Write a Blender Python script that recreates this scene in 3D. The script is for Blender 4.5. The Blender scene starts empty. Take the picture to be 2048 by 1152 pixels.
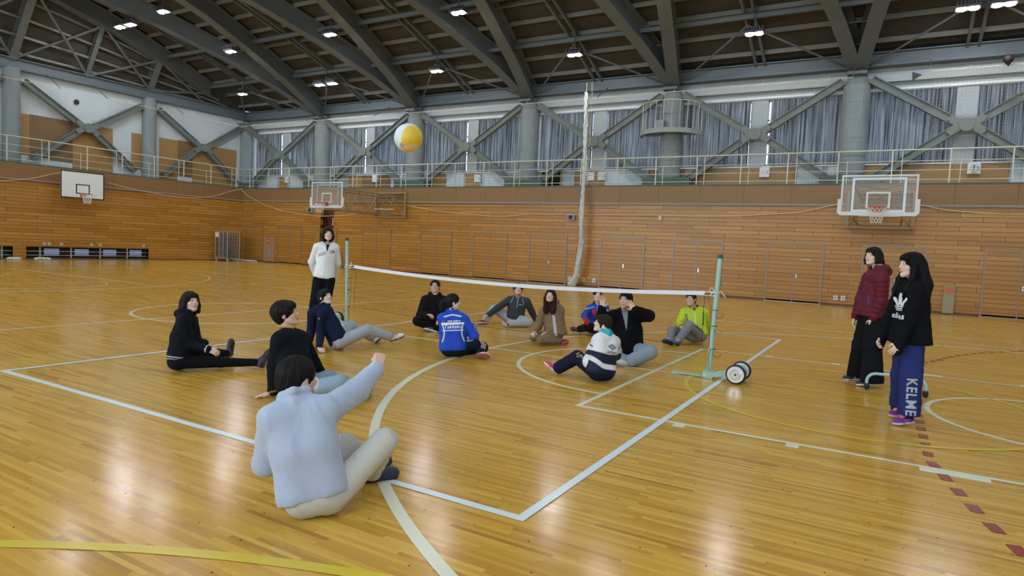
import bpy, bmesh, math, random
import numpy as np
from mathutils import Vector, Matrix
from mathutils.bvhtree import BVHTree

PI = math.pi
random.seed(7)
sc = bpy.context.scene
COL = sc.collection
sc.view_settings.view_transform = 'Standard'
sc.view_settings.look = 'None'
sc.view_settings.gamma = 1.0
sc.view_settings.use_curve_mapping = False
sc.view_settings.exposure = 0.32
sc.cycles.use_denoising = True
sc.cycles.max_bounces = 8
sc.cycles.diffuse_bounces = 4
sc.cycles.glossy_bounces = 3
sc.cycles.transparent_max_bounces = 12
sc.cycles.sample_clamp_indirect = 6.0
sc.cycles.caustics_reflective = False
sc.cycles.caustics_refractive = False

# ---------------------------------------------------------------- camera
CAM_H = 1.5333
YAW, PITCH, ROLL = math.radians(30.0305), math.radians(3.6554), math.radians(2.6196)
fw = Vector((-math.sin(YAW)*math.cos(PITCH), math.cos(YAW)*math.cos(PITCH), -math.sin(PITCH)))
r0 = Vector((math.cos(YAW), math.sin(YAW), 0.0))
u0 = r0.cross(fw)
rt = r0*math.cos(ROLL) + u0*math.sin(ROLL)
up = -r0*math.sin(ROLL) + u0*math.cos(ROLL)
cd = bpy.data.cameras.new('camera')
cd.sensor_width = 36.0
cd.lens = 22.868
cd.clip_end = 200
cam = bpy.data.objects.new('camera', cd)
COL.objects.link(cam)
cam.matrix_world = Matrix(((rt.x, up.x, -fw.x, 0), (rt.y, up.y, -fw.y, 0), (rt.z, up.z, -fw.z, CAM_H), (0, 0, 0, 1)))
sc.camera = cam

# ---------------------------------------------------------------- world (overcast day outside the hall)
wd = bpy.data.worlds.new('outside')
sc.world = wd
wd.use_nodes = True
bg = wd.node_tree.nodes['Background']
bg.inputs[0].default_value = (0.62, 0.78, 1.0, 1)
bg.inputs[1].default_value = 0.6

# ---------------------------------------------------------------- light levels
LAMP = 175.0        # emission of the ceiling lamps' lenses
DAY_FRONT = 8.5     # daylight in the panes of the long wall behind the photographer
DAY_BACK = 1.5      # daylight in the panes behind the grey curtains

# ---------------------------------------------------------------- tags
def tag(o, label=None, cat=None, group=None, kind=None):
    if label: o['label'] = label
    if cat: o['category'] = cat
    if group: o['group'] = group
    if kind: o['kind'] = kind
    return o

def empty(name, loc=(0, 0, 0), rz=0.0, **k):
    o = bpy.data.objects.new(name, None)
    COL.objects.link(o)
    o.location = loc
    o.rotation_euler = (0, 0, rz)
    o.empty_display_size = 0.1
    return tag(o, **k)

class MB:
    """collects shapes and links them as one mesh object"""
    def __init__(s):
        s.v = []; s.f = []; s.m = []; s.cur = 0
    def add(s, vs, fs):
        n = len(s.v)
        s.v += [tuple(v) for v in vs]
        s.f += [tuple(i+n for i in f) for f in fs]
        s.m += [s.cur]*len(fs)
        return s
    def box(s, x0, x1, y0, y1, z0, z1):
        vs = [(x, y, z) for x in (x0, x1) for y in (y0, y1) for z in (z0, z1)]
        return s.add(vs, [(0, 1, 3, 2), (4, 6, 7, 5), (0, 4, 5, 1), (2, 3, 7, 6), (0, 2, 6, 4), (1, 5, 7, 3)])
    def cbox(s, c, sz):
        return s.box(c[0]-sz[0]/2, c[0]+sz[0]/2, c[1]-sz[1]/2, c[1]+sz[1]/2, c[2]-sz[2]/2, c[2]+sz[2]/2)
    def frame(s, p, side):
        n = len(p); T = []
        for i in range(n):
            a = p[max(0, i-1)]; b = p[min(n-1, i+1)]
            t = (b-a)
            T.append(t.normalized() if t.length > 1e-9 else Vector((0, 0, 1)))
        return T
    def sweep(s, pts, prof, upv=(0, 0, 1), closed=True, cap=True, scales=None):
        """sweep a 2-D profile (side, up) along pts"""
        P = [Vector(q) for q in pts]; T = s.frame(P, None); vs = []; m = len(prof)
        U = Vector(upv)
        for i, q in enumerate(P):
            t = T[i]
            sd = t.cross(U)
            if sd.length < 1e-4: sd = t.cross(Vector((1, 0, 0)))
            sd.normalize(); u = sd.cross(t).normalized()
            k = scales[i] if scales else 1.0
            for a, b in prof:
                vs.append(q + sd*a*k + u*b*k)
        fs = []
        for i in range(len(P)-1):
            for j in range(m if closed else m-1):
                k = (j+1) % m
                fs.append((i*m+j, i*m+k, (i+1)*m+k, (i+1)*m+j))
        if cap and closed:
            fs.append(tuple(range(m))[::-1]); fs.append(tuple((len(P)-1)*m+j for j in range(m)))
        return s.add(vs, fs)
    def tube(s, pts, r, n=10, cap=True, scales=None):
        return s.sweep(pts, [(math.cos(2*PI*k/n)*r, math.sin(2*PI*k/n)*r) for k in range(n)], cap=cap, scales=scales)
    def bar(s, a, b, w, h, upv=(0, 0, 1)):
        return s.sweep([a, b], [(-w/2, -h/2), (w/2, -h/2), (w/2, h/2), (-w/2, h/2)], upv=upv)
    def ring(s, c, R, r, axis=(0, 0, 1), n=32, m=8, a0=0, a1=2*PI):
        ax = Vector(axis).normalized(); e = ax.orthogonal().normalized(); g = ax.cross(e)
        full = abs(a1-a0-2*PI) < 1e-6
        vs = []; fs = []; K = n if full else n+1
        for i in range(K):
            t = a0+(a1-a0)*i/n; d = e*math.cos(t)+g*math.sin(t)
            for j in range(m):
                u = 2*PI*j/m
                vs.append(Vector(c)+d*(R+r*math.cos(u))+ax*r*math.sin(u))
        for i in range(n):
            i2 = (i+1) % K
            for j in range(m):
                j2 = (j+1) % m
                fs.append((i*m+j, i2*m+j, i2*m+j2, i*m+j2))
        return s.add(vs, fs)
    def lathe(s, c, prof, axis=(0, 0, 1), n=24, cap=True):
        """prof: list of (radius, height along axis)"""
        ax = Vector(axis).normalized(); e = ax.orthogonal().normalized(); g = ax.cross(e); vs = []; fs = []
        for (R, h) in prof:
            for i in range(n):
                t = 2*PI*i/n
                vs.append(Vector(c)+ax*h+(e*math.cos(t)+g*math.sin(t))*R)
        for k in range(len(prof)-1):
            for i in range(n):
                j = (i+1) % n
                fs.append((k*n+i, k*n+j, (k+1)*n+j, (k+1)*n+i))
        if cap:
            fs.append(tuple(range(n))[::-1]); fs.append(tuple((len(prof)-1)*n+i for i in range(n)))
        return s.add(vs, fs)
    def build(s, name, mat, parent=None, smooth=False, **k):
        me = bpy.data.meshes.new(name)
        me.from_pydata(s.v, [], s.f)
        for m in (mat if isinstance(mat, (list, tuple)) else [mat]):
            me.materials.append(m)
        if any(s.m): me.polygons.foreach_set('material_index', s.m)
        if smooth:
            me.polygons.foreach_set('use_smooth', [True]*len(me.polygons))
        me.validate(); me.update()
        o = bpy.data.objects.new(name, me)
        COL.objects.link(o)
        if parent:
            o.parent = parent
            o.matrix_parent_inverse = Matrix.Identity(4)
        return tag(o, **k)

def children_of(o):
    return [c for c in COL.objects if c.parent == o]

def copy_tree(o, parent=None):
    c = o.copy(); COL.objects.link(c); c.parent = parent
    for ch in children_of(o): copy_tree(ch, c)
    return c

# ---------------------------------------------------------------- materials
def mat(name, col, rough=0.6, metal=0.0, spec=0.5, emit=None, es=0.0, alpha=1.0, trans=0.0, sheen=0.0):
    m = bpy.data.materials.new(name); m.use_nodes = True
    b = m.node_tree.nodes['Principled BSDF']
    b.inputs['Base Color'].default_value = (*col, 1)
    b.inputs['Roughness'].default_value = rough
    b.inputs['Metallic'].default_value = metal
    b.inputs['Specular IOR Level'].default_value = spec
    if emit:
        b.inputs['Emission Color'].default_value = (*emit, 1); b.inputs['Emission Strength'].default_value = es
    if alpha < 1: b.inputs['Alpha'].default_value = alpha
    if trans: b.inputs['Transmission Weight'].default_value = trans
    if sheen: b.inputs['Sheen Weight'].default_value = sheen
    return m

class NT:
    """tiny helper to wire node maths"""
    def __init__(s, m):
        s.m = m; s.t = m.node_tree; s.bsdf = s.t.nodes['Principled BSDF']
    def n(s, kind, **k):
        o = s.t.nodes.new(kind)
        for a, b in k.items(): setattr(o, a, b)
        return o
    def plug(s, inp, v):
        if hasattr(v, 'is_output') or isinstance(v, bpy.types.NodeSocket): s.t.links.new(v, inp)
        else: inp.default_value = v
    def math(s, op, a, b=0.0, c=0.0, clamp=False):
        o = s.n('ShaderNodeMath', operation=op, use_clamp=clamp)
        s.plug(o.inputs[0], a); s.plug(o.inputs[1], b)
        if len(o.inputs) > 2: s.plug(o.inputs[2], c)
        return o.outputs[0]
    def xyz(s):
        g = s.n('ShaderNodeNewGeometry'); x = s.n('ShaderNodeSeparateXYZ')
        s.t.links.new(g.outputs['Position'], x.inputs[0]); return x.outputs, g
    def comb(s, x, y, z):
        c = s.n('ShaderNodeCombineXYZ'); s.plug(c.inputs[0], x); s.plug(c.inputs[1], y); s.plug(c.inputs[2], z); return c.outputs[0]
    def white(s, vec):
        w = s.n('ShaderNodeTexWhiteNoise', noise_dimensions='3D'); s.t.links.new(vec, w.inputs['Vector']); return w.outputs
    def noise(s, vec, scale=5.0, detail=3.0, rough=0.5):
        w = s.n('ShaderNodeTexNoise'); s.t.links.new(vec, w.inputs['Vector'])
        w.inputs['Scale'].default_value = scale; w.inputs['Detail'].default_value = detail; w.inputs['Roughness'].default_value = rough
        return w.outputs[0]
    def ramp(s, fac, stops):
        r = s.n('ShaderNodeValToRGB'); s.plug(r.inputs[0], fac)
        e = r.color_ramp.elements
        while len(e) < len(stops): e.new(0.5)
        for i, (p, c) in enumerate(stops):
            e[i].position = p; e[i].color = (*c, 1)
        return r.outputs[0]
    def mix(s, fac, a, b, mode='MIX'):
        o = s.n('ShaderNodeMix', data_type='RGBA', blend_type=mode)
        s.plug(o.inputs[0], fac)
        s.plug(o.inputs[6], (*a, 1) if isinstance(a, tuple) and len(a) == 3 else a)
        s.plug(o.inputs[7], (*b, 1) if isinstance(b, tuple) and len(b) == 3 else b)
        return o.outputs[2]
    def bump(s, h, strength=0.3, dist=0.01):
        b = s.n('ShaderNodeBump'); s.plug(b.inputs['Height'], h)
        b.inputs['Strength'].default_value = strength; b.inputs['Distance'].default_value = dist
        s.t.links.new(b.outputs[0], s.bsdf.inputs['Normal']); return b

def board_mat(name, along, stops, h=0.147, L=1.8, step=0.6, joints=True, gap=0.035, rough=0.35, z_off=0.0, dirt=True):
    """timber cladding in horizontal courses, butt joints stepping along the wall"""
    m = mat(name, (0.5, 0.3, 0.1), rough); k = NT(m); P, g = k.xyz()
    u = P[along]; z = k.math('ADD', P[2], z_off)
    r = k.math('DIVIDE', z, h); row = k.math('FLOOR', r); fr = k.math('FRACT', r)
    c = k.math('DIVIDE', k.math('ADD', u, k.math('MULTIPLY', row, step)), L)
    colm = k.math('FLOOR', c); fc = k.math('FRACT', c)
    line = k.math('LESS_THAN', fr, 0.085)
    if joints: line = k.math('MAXIMUM', line, k.math('LESS_THAN', fc, 0.014/L))
    rnd = k.white(k.comb(row, colm if joints else 0.0, 3.0))[0]
    grain = k.noise(k.comb(k.math('MULTIPLY', u, 1.2), k.math('MULTIPLY', z, 30.0), k.math('MULTIPLY', rnd, 20.0)), 2.0, 3.0)
    f = k.math('ADD', k.math('MULTIPLY', rnd, 0.6), k.math('MULTIPLY', grain, 0.4))
    base = k.ramp(f, stops)
    col = k.mix(line, base, (0.075, 0.026, 0.008))
    k.t.links.new(col, k.bsdf.inputs['Base Color'])
    k.bump(k.math('SUBTRACT', 1.0, line), 0.5, 0.008)
    return m

M = {}
WOOD = [(0.15, (0.345, 0.155, 0.022)), (0.5, (0.405, 0.193, 0.032)), (0.85, (0.475, 0.240, 0.048))]
M['clad_back'] = board_mat('timber cladding', 0, WOOD)
M['clad_left'] = board_mat('timber cladding side', 1, WOOD)
M['clad_door'] = board_mat('timber cladding doors', 0, WOOD, joints=False)
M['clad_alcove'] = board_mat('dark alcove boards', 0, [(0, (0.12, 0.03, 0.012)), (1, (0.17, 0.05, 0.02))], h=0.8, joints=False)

def panel_mat(name, along, col, L=1.6, amt=0.08, gap=0.012, rough=0.5):
    m = mat(name, col, rough); k = NT(m); P, g = k.xyz()
    c = k.math('DIVIDE', P[along], L); i = k.math('FLOOR', c); f = k.math('FRACT', c)
    line = k.math('LESS_THAN', f, gap/L)
    rnd = k.white(k.comb(i, 0.0, 0.0))[0]
    gr = k.noise(k.comb(k.math('MULTIPLY', P[0], 6.0), k.math('MULTIPLY', P[1], 6.0), P[2]), 3.0, 3.0)
    v = k.math('ADD', 1-amt, k.math('MULTIPLY', k.math('ADD', rnd, gr), amt))
    base = k.mix(1.0, col, k.comb(v, v, v), 'MULTIPLY')
    k.t.links.new(k.mix(line, base, tuple(x*.35 for x in col)), k.bsdf.inputs['Base Color'])
    return m
M['fascia_b'] = panel_mat('fascia panels', 0, (0.235, 0.125, 0.040))
M['fascia_l'] = panel_mat('fascia panels side', 1, (0.235, 0.125, 0.040))
M['panel_wood'] = panel_mat('gallery wood panel', 2, (0.33, 0.185, 0.055), L=50)
M['panel_dark'] = panel_mat('gallery dark panel', 2, (0.18, 0.10, 0.035), L=50)
M['panel_white'] = mat('white gallery board', (0.58, 0.65, 0.70), 0.55)

def noisy(name, col, rough=0.6, amt=0.2, scale=3.0, metal=0.0, bump=0.0, stretch=(1, 1, 1), spec=0.5):
    m = mat(name, col, rough, metal, spec); k = NT(m); P, g = k.xyz()
    n = k.noise(k.comb(k.math('MULTIPLY', P[0], stretch[0]), k.math('MULTIPLY', P[1], stretch[1]), k.math('MULTIPLY', P[2], stretch[2])), scale, 4.0, 0.6)
    v = k.math('ADD', 1-amt, k.math('MULTIPLY', n, amt*2))
    k.t.links.new(k.mix(1.0, col, k.comb(v, v, v), 'MULTIPLY'), k.bsdf.inputs['Base Color'])
    if bump: k.bump(n, bump, 0.02)
    return m
M['wall_white'] = noisy('white painted wall', (0.54, 0.61, 0.65), 0.7, 0.1, 1.2)
M['wall_grey'] = noisy('pale grey wall board', (0.40, 0.44, 0.46), 0.7, 0.1, 1.2)
M['steel'] = noisy('grey painted steel', (0.12, 0.135, 0.135), 0.5, 0.12, 2.0)
M['steel_lo'] = noisy('grey painted brace', (0.15, 0.175, 0.17), 0.6, 0.25, 5.0)
M['eave'] = noisy('blue grey eave beam', (0.12, 0.15, 0.17), 0.5, 0.1, 2.0)
M['roof'] = noisy('dark roof deck', (0.062, 0.056, 0.044), 0.9, 0.3, 3.0, stretch=(1, 1, 1))
M['purlin'] = mat('roof purlin paint', (0.17, 0.165, 0.14), 0.5)
M['concrete'] = noisy('grey column casing', (0.215, 0.255, 0.27), 0.6, 0.22, 2.5, stretch=(1, 1, .6))
M['plinth'] = mat('green painted plinth', (0.06, 0.10, 0.08), 0.6)
M['rail'] = mat('cream rail paint', (0.55, 0.55, 0.46), 0.4)
M['frame'] = mat('bronze door frame', (0.27, 0.215, 0.15), 0.4, 0.3)
M['base'] = mat('brown skirting', (0.12, 0.05, 0.025), 0.5)
M['black'] = mat('black rubber', (0.012, 0.012, 0.013), 0.5)
M['white'] = mat('white paint', (0.72, 0.75, 0.76), 0.4)
M['offwhite'] = mat('off white plastic', (0.55, 0.56, 0.5), 0.4)
M['grey'] = mat('grey plastic', (0.25, 0.27, 0.28), 0.5)
M['chrome'] = mat('bright metal', (0.7, 0.72, 0.74), 0.25, 1.0)
M['galv'] = mat('galvanised wire', (0.5, 0.53, 0.55), 0.35, 0.6)
M['dark'] = mat('dark recess', (0.02, 0.02, 0.022), 0.6)
M['lens'] = mat('lamp lens', (1, 1, 1), 0.4, emit=(0.93, 0.97, 1.0), es=LAMP)
M['lamp'] = mat('lamp housing', (0.05, 0.05, 0.055), 0.4)
M['pane_back'] = mat('daylit pane', (0.5, 0.6, 0.7), 0.2, emit=(0.66, 0.82, 1.0), es=DAY_BACK)
M['louvre'] = mat('lit louvre', (.4, .5, .6), .3, emit=(.45, .62, 1.0), es=.32)  # slats glow by themselves, standing in for daylight falling on them
M['pane_front'] = mat('daylit pane facing', (0.5, 0.6, 0.7), 0.2, emit=(0.72, 0.86, 1.0), es=DAY_FRONT)

# glossy maple strip floor
def floor_mat():
    m = mat('maple strip floor', (0.6, 0.4, 0.15), 0.2); k = NT(m); P, g = k.xyz()
    H = 0.032
    r = k.math('DIVIDE', P[1], H); row = k.math('FLOOR', r); fr = k.math('FRACT', r)
    rr = k.white(k.comb(row, 1.0, 0.0))[0]
    L = 0.62
    c = k.math('DIVIDE', k.math('ADD', P[0], k.math('MULTIPLY', rr, 13.7)), L)
    ci = k.math('FLOOR', c); fc = k.math('FRACT', c)
    rnd = k.white(k.comb(row, ci, 7.0))[0]
    rnd2 = k.white(k.comb(row, ci, 17.0))[0]
    grain = k.noise(k.comb(k.math('MULTIPLY', P[0], 2.0), k.math('MULTIPLY', P[1], 60.0), k.math('MULTIPLY', rnd, 40.0)), 1.6, 4.0, 0.65)
    streak = k.math('MULTIPLY', k.math('GREATER_THAN', grain, 0.63), 0.17)
    f = k.math('ADD', k.math('MULTIPLY', rnd, 0.62), k.math('MULTIPLY', grain, 0.38))
    base = k.ramp(f, [(0.08, (0.44, 0.215, 0.026)), (0.32, (0.57, 0.315, 0.042)), (0.62, (0.65, 0.380, 0.060)), (0.92, (0.74, 0.460, 0.090))])
    base = k.mix(streak, base, (0.27, 0.12, 0.025))
    darkb = k.math('MULTIPLY', k.math('GREATER_THAN', rnd2, 0.94), 0.42)
    base = k.mix(darkb, base, (0.27, 0.115, 0.02))
    seam = k.math('MAXIMUM', k.math('LESS_THAN', fr, 0.03), k.math('LESS_THAN', fc, 0.004))
    base = k.mix(k.math('MULTIPLY', seam, 0.35), base, (0.16, 0.07, 0.02))
    # plugs over the fixing screws
    px = k.math('DIVIDE', k.math('ADD', P[0], k.math('MULTIPLY', k.math('FLOOR', k.math('DIVIDE', P[1], 0.28)), 0.17)), 0.34)
    py = k.math('DIVIDE', P[1], 0.28)
    dx = k.math('MULTIPLY', k.math('SUBTRACT', k.math('FRACT', px), 0.5), 0.34)
    dy = k.math('MULTIPLY', k.math('SUBTRACT', k.math('FRACT', py), 0.5), 0.28)
    d = k.math('SQRT', k.math('ADD', k.math('MULTIPLY', dx, dx), k.math('MULTIPLY', dy, dy)))
    keep = k.math('GREATER_THAN', k.white(k.comb(k.math('FLOOR', px), k.math('FLOOR', py), 2.0))[0], 0.35)
    base = k.mix(k.math('MULTIPLY', k.math('LESS_THAN', d, 0.0055), keep), base, (0.06, 0.025, 0.01))
    k.t.links.new(base, k.bsdf.inputs['Base Color'])
    k.bsdf.inputs['Specular IOR Level'].default_value = 0.30
    wav = k.noise(k.comb(k.math('MULTIPLY', P[0], 1.0), k.math('MULTIPLY', P[1], 1.0), 0.0), 9.0, 3.0, 0.6)
    ro = k.math('ADD', 0.12, k.math('MULTIPLY', wav, 0.13))
    k.t.links.new(ro, k.bsdf.inputs['Roughness'])
    hgt = k.math('ADD', k.math('MULTIPLY', rnd, 0.5), wav)
    k.bump(hgt, 0.10, 0.004)
    return m
M['floor'] = floor_mat()

def line_mat(name, col):
    m = mat(name, col, 0.25); k = NT(m); P, g = k.xyz()
    n = k.noise(k.comb(P[0], P[1], 0.0), 30.0, 4.0, 0.7)
    w = k.math('MULTIPLY', k.math('GREATER_THAN', n, 0.66), 0.25)
    k.t.links.new(k.mix(w, col, (0.45, 0.30, 0.12)), k.bsdf.inputs['Base Color'])
    return m
M['tape'] = line_mat('pale blue court tape', (0.72, 0.82, 0.86))
M['cream'] = line_mat('cream court line', (0.74, 0.75, 0.56))
M['yellow'] = line_mat('yellow court line', (0.66, 0.50, 0.03))
M['faded'] = line_mat('faded court line', (0.66, 0.58, 0.36))
M['red'] = line_mat('dark red court dash', (0.30, 0.035, 0.015))

# loose curtain cloth: light and shade of folds put into colour streaks; part see-through
def curtain_mat():
    m = bpy.data.materials.new('grey curtain cloth'); m.use_nodes = True; t = m.node_tree
    t.nodes.remove(t.nodes['Principled BSDF'])
    out = t.nodes['Material Output']
    d = t.nodes.new('ShaderNodeBsdfDiffuse'); tr = t.nodes.new('ShaderNodeBsdfTranslucent'); mx = t.nodes.new('ShaderNodeMixShader')
    k = NT.__new__(NT); k.m = m; k.t = t
    P, g = k.xyz()
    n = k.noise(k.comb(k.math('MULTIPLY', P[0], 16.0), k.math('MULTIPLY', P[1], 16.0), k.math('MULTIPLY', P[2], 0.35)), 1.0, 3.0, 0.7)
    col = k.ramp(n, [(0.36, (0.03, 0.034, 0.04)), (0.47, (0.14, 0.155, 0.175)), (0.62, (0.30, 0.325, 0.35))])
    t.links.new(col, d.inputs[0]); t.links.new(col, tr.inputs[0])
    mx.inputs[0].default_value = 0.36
    t.links.new(d.outputs[0], mx.inputs[1]); t.links.new(tr.outputs[0], mx.inputs[2]); t.links.new(mx.outputs[0], out.inputs[0])
    return m
M['curtain'] = curtain_mat()

def net_mat(name, col, cell=0.12, w=0.05, axis=0, op=1.0):
    """knotted cord mesh: cords where they are, open between them"""
    m = bpy.data.materials.new(name); m.use_nodes = True; t = m.node_tree
    b = t.nodes['Principled BSDF']; b.inputs['Base Color'].default_value = (*col, 1); b.inputs['Roughness'].default_value = 0.8
    k = NT(m); P, g = k.xyz()
    a = k.math('LESS_THAN', k.math('FRACT', k.math('DIVIDE', P[axis], cell)), w)
    c = k.math('LESS_THAN', k.math('FRACT', k.math('DIVIDE', P[2], cell)), w)
    k.t.links.new(k.math('MULTIPLY', k.math('MAXIMUM', a, c), op), b.inputs['Alpha'])
    return m
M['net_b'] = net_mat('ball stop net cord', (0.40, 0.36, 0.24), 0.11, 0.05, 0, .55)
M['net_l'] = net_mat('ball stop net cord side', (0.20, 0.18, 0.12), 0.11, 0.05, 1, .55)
M['rope'] = mat('cream rope', (0.62, 0.52, 0.34), 0.8)
M['glass'] = mat('clear backboard sheet', (0.8, 0.85, 0.86), 0.12, spec=0.2, alpha=0.09)
# ================================================================ the hall
CX, CY = -11.25, 8.28           # middle of the hall
YB, XL = 24.96, -32.68          # lower timber walls (back, left)
YU, XU = 26.35, -34.0           # upper walls behind the gallery
YF, XR = 2*CY-YU, 2*CX-XU       # opposite walls
ZF, ZG, ZL = 3.45, 4.13, 8.8    # fascia foot, gallery floor, eave top
COLX = [-1.45-6.53*k for k in range(-2, 6)][::-1]      # back columns
COLY = [26.06, 20.05, 13.9, 7.75, 1.6, -4.55]            # left columns

o = MB().box(XU-.5, XR+.5, YF-.5, YU+.5, -0.3, 0.0).build('floor', M['floor']); tag(o, kind='structure'); FLOOR = o

# ---- painted lines (thin paint on the floor)
def strip(name, pts, w, m, z=0.0015, h=0.0012):
    P = [Vector((a, b, 0)) for a, b in pts]; b = MB(); n = len(P); vs = []
    for i in range(n):
        t = (P[min(n-1, i+1)]-P[max(0, i-1)]).normalized(); s = Vector((-t.y, t.x, 0))*w/2
        for q in (P[i]+s, P[i]-s): vs += [(q.x, q.y, z), (q.x, q.y, z+h)]
    fs = []
    for i in range(n-1):
        a = 4*i; c = a+4
        fs += [(a+1, c+1, c+3, a+3), (a, a+1, c+1, c)[::-1], (a+2, a+3, c+3, c+2)]
    b.add(vs, fs)
    return b.build(name, m, FLOOR)
def arc(cx, cy, r, a0, a1, n=72):
    return [(cx+r*math.cos(math.radians(a0+(a1-a0)*i/n)), cy+r*math.sin(math.radians(a0+(a1-a0)*i/n))) for i in range(n+1)]
x0, x1, y0, y1 = -7.87, -1.70, 3.16, 13.2
strip('sitting_court_line', [(x0, y0), (x1, y0)], .062, M['tape'], .0035)
strip('sitting_court_line', [(x0, y1), (x1, y1)], .062, M['tape'], .0035)
strip('sitting_court_line', [(x0, y0-.03), (x0, y1+.03)], .062, M['tape'], .0036)
strip('sitting_court_line', [(x1, y0-.03), (x1, y1+.03)], .062, M['tape'], .0036)
strip('sitting_court_line', [(x0, 8.24), (-2.25, 8.24)], .05, M['cream'], .0025)
def key(sgn):
    f = lambda x: x if sgn > 0 else -21.94-x
    g = lambda L: [(f(a), b) for a, b in L]
    m = M['cream'] if sgn > 0 else M['faded']
    strip('key_line', g([(-2.55, 5.82), (-2.55, 10.72)]), .055, m, .0020)
    strip('key_line', g([(-2.58, 5.82), (3.4, 5.82)]), .05, m, .0021)
    strip('key_line', g([(-2.58, 10.72), (3.4, 10.72)]), .05, m, .0021)
    strip('free_throw_arc', g(arc(-2.55, 8.27, 1.8, 90, 270)), .055, m, .0019)
    strip('three_point_arc', g([(3.4, 1.53)]+arc(1.67, 8.28, 6.75, 270, 90, 120)+[(3.4, 15.03)]), .075 if sgn > 0 else .055, m, .0023)
    strip('goal_semicircle', g(arc(1.7, 8.28, 1.25, 90, 270)), .055, m, .0018)
    strip('sideline', g([(3.4, 15.8), (-10.97, 15.8)]), .05, m, .0017)
    if sgn > 0:
        for yy, s in ((5.82, -1), (10.72, 1)):
            for xa, xb in ((-1.58, -1.48), (-.64, -.54), (.30, .74), (1.6, 1.7)):
                strip('key_mark', [(xa, yy+s*.08), (xb, yy+s*.08)], .10, m, .0022)
key(1); key(-1)
strip('centre_line', [(-10.97, -3.0), (-10.97, 15.8)], .05, M['cream'])
strip('centre_circle', arc(-11.0, 8.3, 1.8, 0, 360), .06, M['cream'], .0019)
for a, b in (((-17.1, 1), (-17.1, 18.3)), ((-17.1, 13.2), (-10.97, 13.25)), ((-14.0, 13.2), (-14.0, 15.8)), ((-12.9, 13.2), (-12.9, 15.8)),
             ((-15.6, 13.2), (-15.6, 18.3)), ((-26, 10.6), (-17.2, 10.6)), ((-25, 18.25), (-8, 18.1)), ((-8.0, 17.1), (3.4, 16.85)), ((-26, 14.4), (-26, 4))):
    strip('faded_court_line', [a, b], .04, M['faded'], .0016)
strip('yellow_arc', arc(-.2, -3.57, 6.03, 60, 150), .075, M['yellow'], .0028)
strip('yellow_circle', arc(-.25, 8.2, 1.82, 0, 360), .055, M['yellow'], .0027)
strip('yellow_line', [(-1.1, 8.36), (3.4, 8.42)], .045, M['yellow'], .0026)
strip('yellow_line', [(-3.0, 15.6), (-2.9, 17.0)], .06, M['yellow'], .0026)
strip('yellow_line', [(1.2, 14.3), (.4, 16.6)], .06, M['yellow'], .0026)
dash = [(1.45, 2.6), (1.02, 3.5), (.80, 4.1), (.69, 4.53), (.61, 4.83), (.55, 5.14), (.49, 5.45), (.38, 6.02), (.37, 6.6), (.36, 7.2), (.36, 9.2), (.40, 10.8), (.59, 12.14), (.74, 12.47), (1.03, 13.36), (1.51, 14.35), (2.31, 15.48), (3.3, 16.6)]
def walk(P, step, ln):
    P = [Vector((*q, 0)) for q in P]; out = []; s = 0; nxt = 0.1
    for a, b in zip(P, P[1:]):
        L = (b-a).length
        while nxt < s+L:
            q = a+(b-a)*((nxt-s)/L); t = (b-a).normalized(); out.append((q-t*ln/2, q+t*ln/2)); nxt += step
        s += L
    return out
for a, b in walk(dash, .31, .15): strip('red_dash', [(a.x, a.y), (b.x, b.y)], .075, M['red'], .0024)

# ---- lower timber walls
def S(o): return tag(o, kind='structure')
AX0, AX1 = -26.4, -25.42
w = MB(); w.box(XL-.1, AX0, YB, YB+.25, 0, ZF); w.box(AX1, XR, YB, YB+.25, 0, ZF); w.box(AX0, AX1, YB, YB+.25, 3.3, ZF)
S(w.build('wall_back', M['clad_back']))
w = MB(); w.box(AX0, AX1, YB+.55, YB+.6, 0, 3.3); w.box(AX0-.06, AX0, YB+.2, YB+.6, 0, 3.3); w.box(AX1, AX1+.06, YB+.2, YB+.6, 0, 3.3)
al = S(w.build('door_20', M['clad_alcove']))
w = MB(); w.box(-26.76, -26.4, YB-.05, YB, 0, 2.04); w.box(-25.5, -25.14, YB-.05, YB, 0, 2.04); w.build('side_panel', M['panel_wood'], al)
MB().box(-25.5, -25.47, YB-.02, YB+.02, 2.2, 2.6).build('handle', M['white'], al)
w = MB()
zt, zb = .56, .05
ops = [(13.96, 19.4), (7.4, 13.46), (-2, 5.6)]
yy = YF; 
for a, b in sorted(ops):
    w.box(XL-.25, XL, yy, a, 0, ZF); w.box(XL-.25, XL, a, b, 0, zb); w.box(XL-.25, XL, a, b, zt, ZF); yy = b
w.box(XL-.25, XL, yy, YB+.25, 0, ZF)
S(w.build('wall_left', M['clad_left']))
S(MB().box(XR, XR+.25, YF, YU, 0, ZL).build('wall_right', M['wall_white']))
S(MB().box(XU, XR, YB-.012, YB, 0, .085).build('baseboard_back', M['base']))
S(MB().box(XL, XL+.012, YF, YB, 0, .05).build('baseboard_left', M['base']))
S(MB().box(XL, XR, YB-.06, YB+.3, ZF, ZG).build('trim_1', M['fascia_b']))
S(MB().box(XL-.3, XL+.06, YF, YB-.06, ZF, ZG).build('trim_2', M['fascia_l']))
S(MB().box(XL-.06, XR, YB-.07, YU, ZG, ZG+.05).build('gallery_floor_back', M['plinth']))
S(MB().box(XU, XL+.07, YF, YB-.07, ZG, ZG+.05).build('gallery_floor_left', M['plinth']))
S(MB().box(XL, XR, YB-.075, YB-.06, ZF-.02, ZF+.03).build('trim_3', M['grey']))
S(MB().box(XL+.06, XL+.075, YF, YB, ZF-.02, ZF+.03).build('trim_4', M['grey']))

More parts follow.
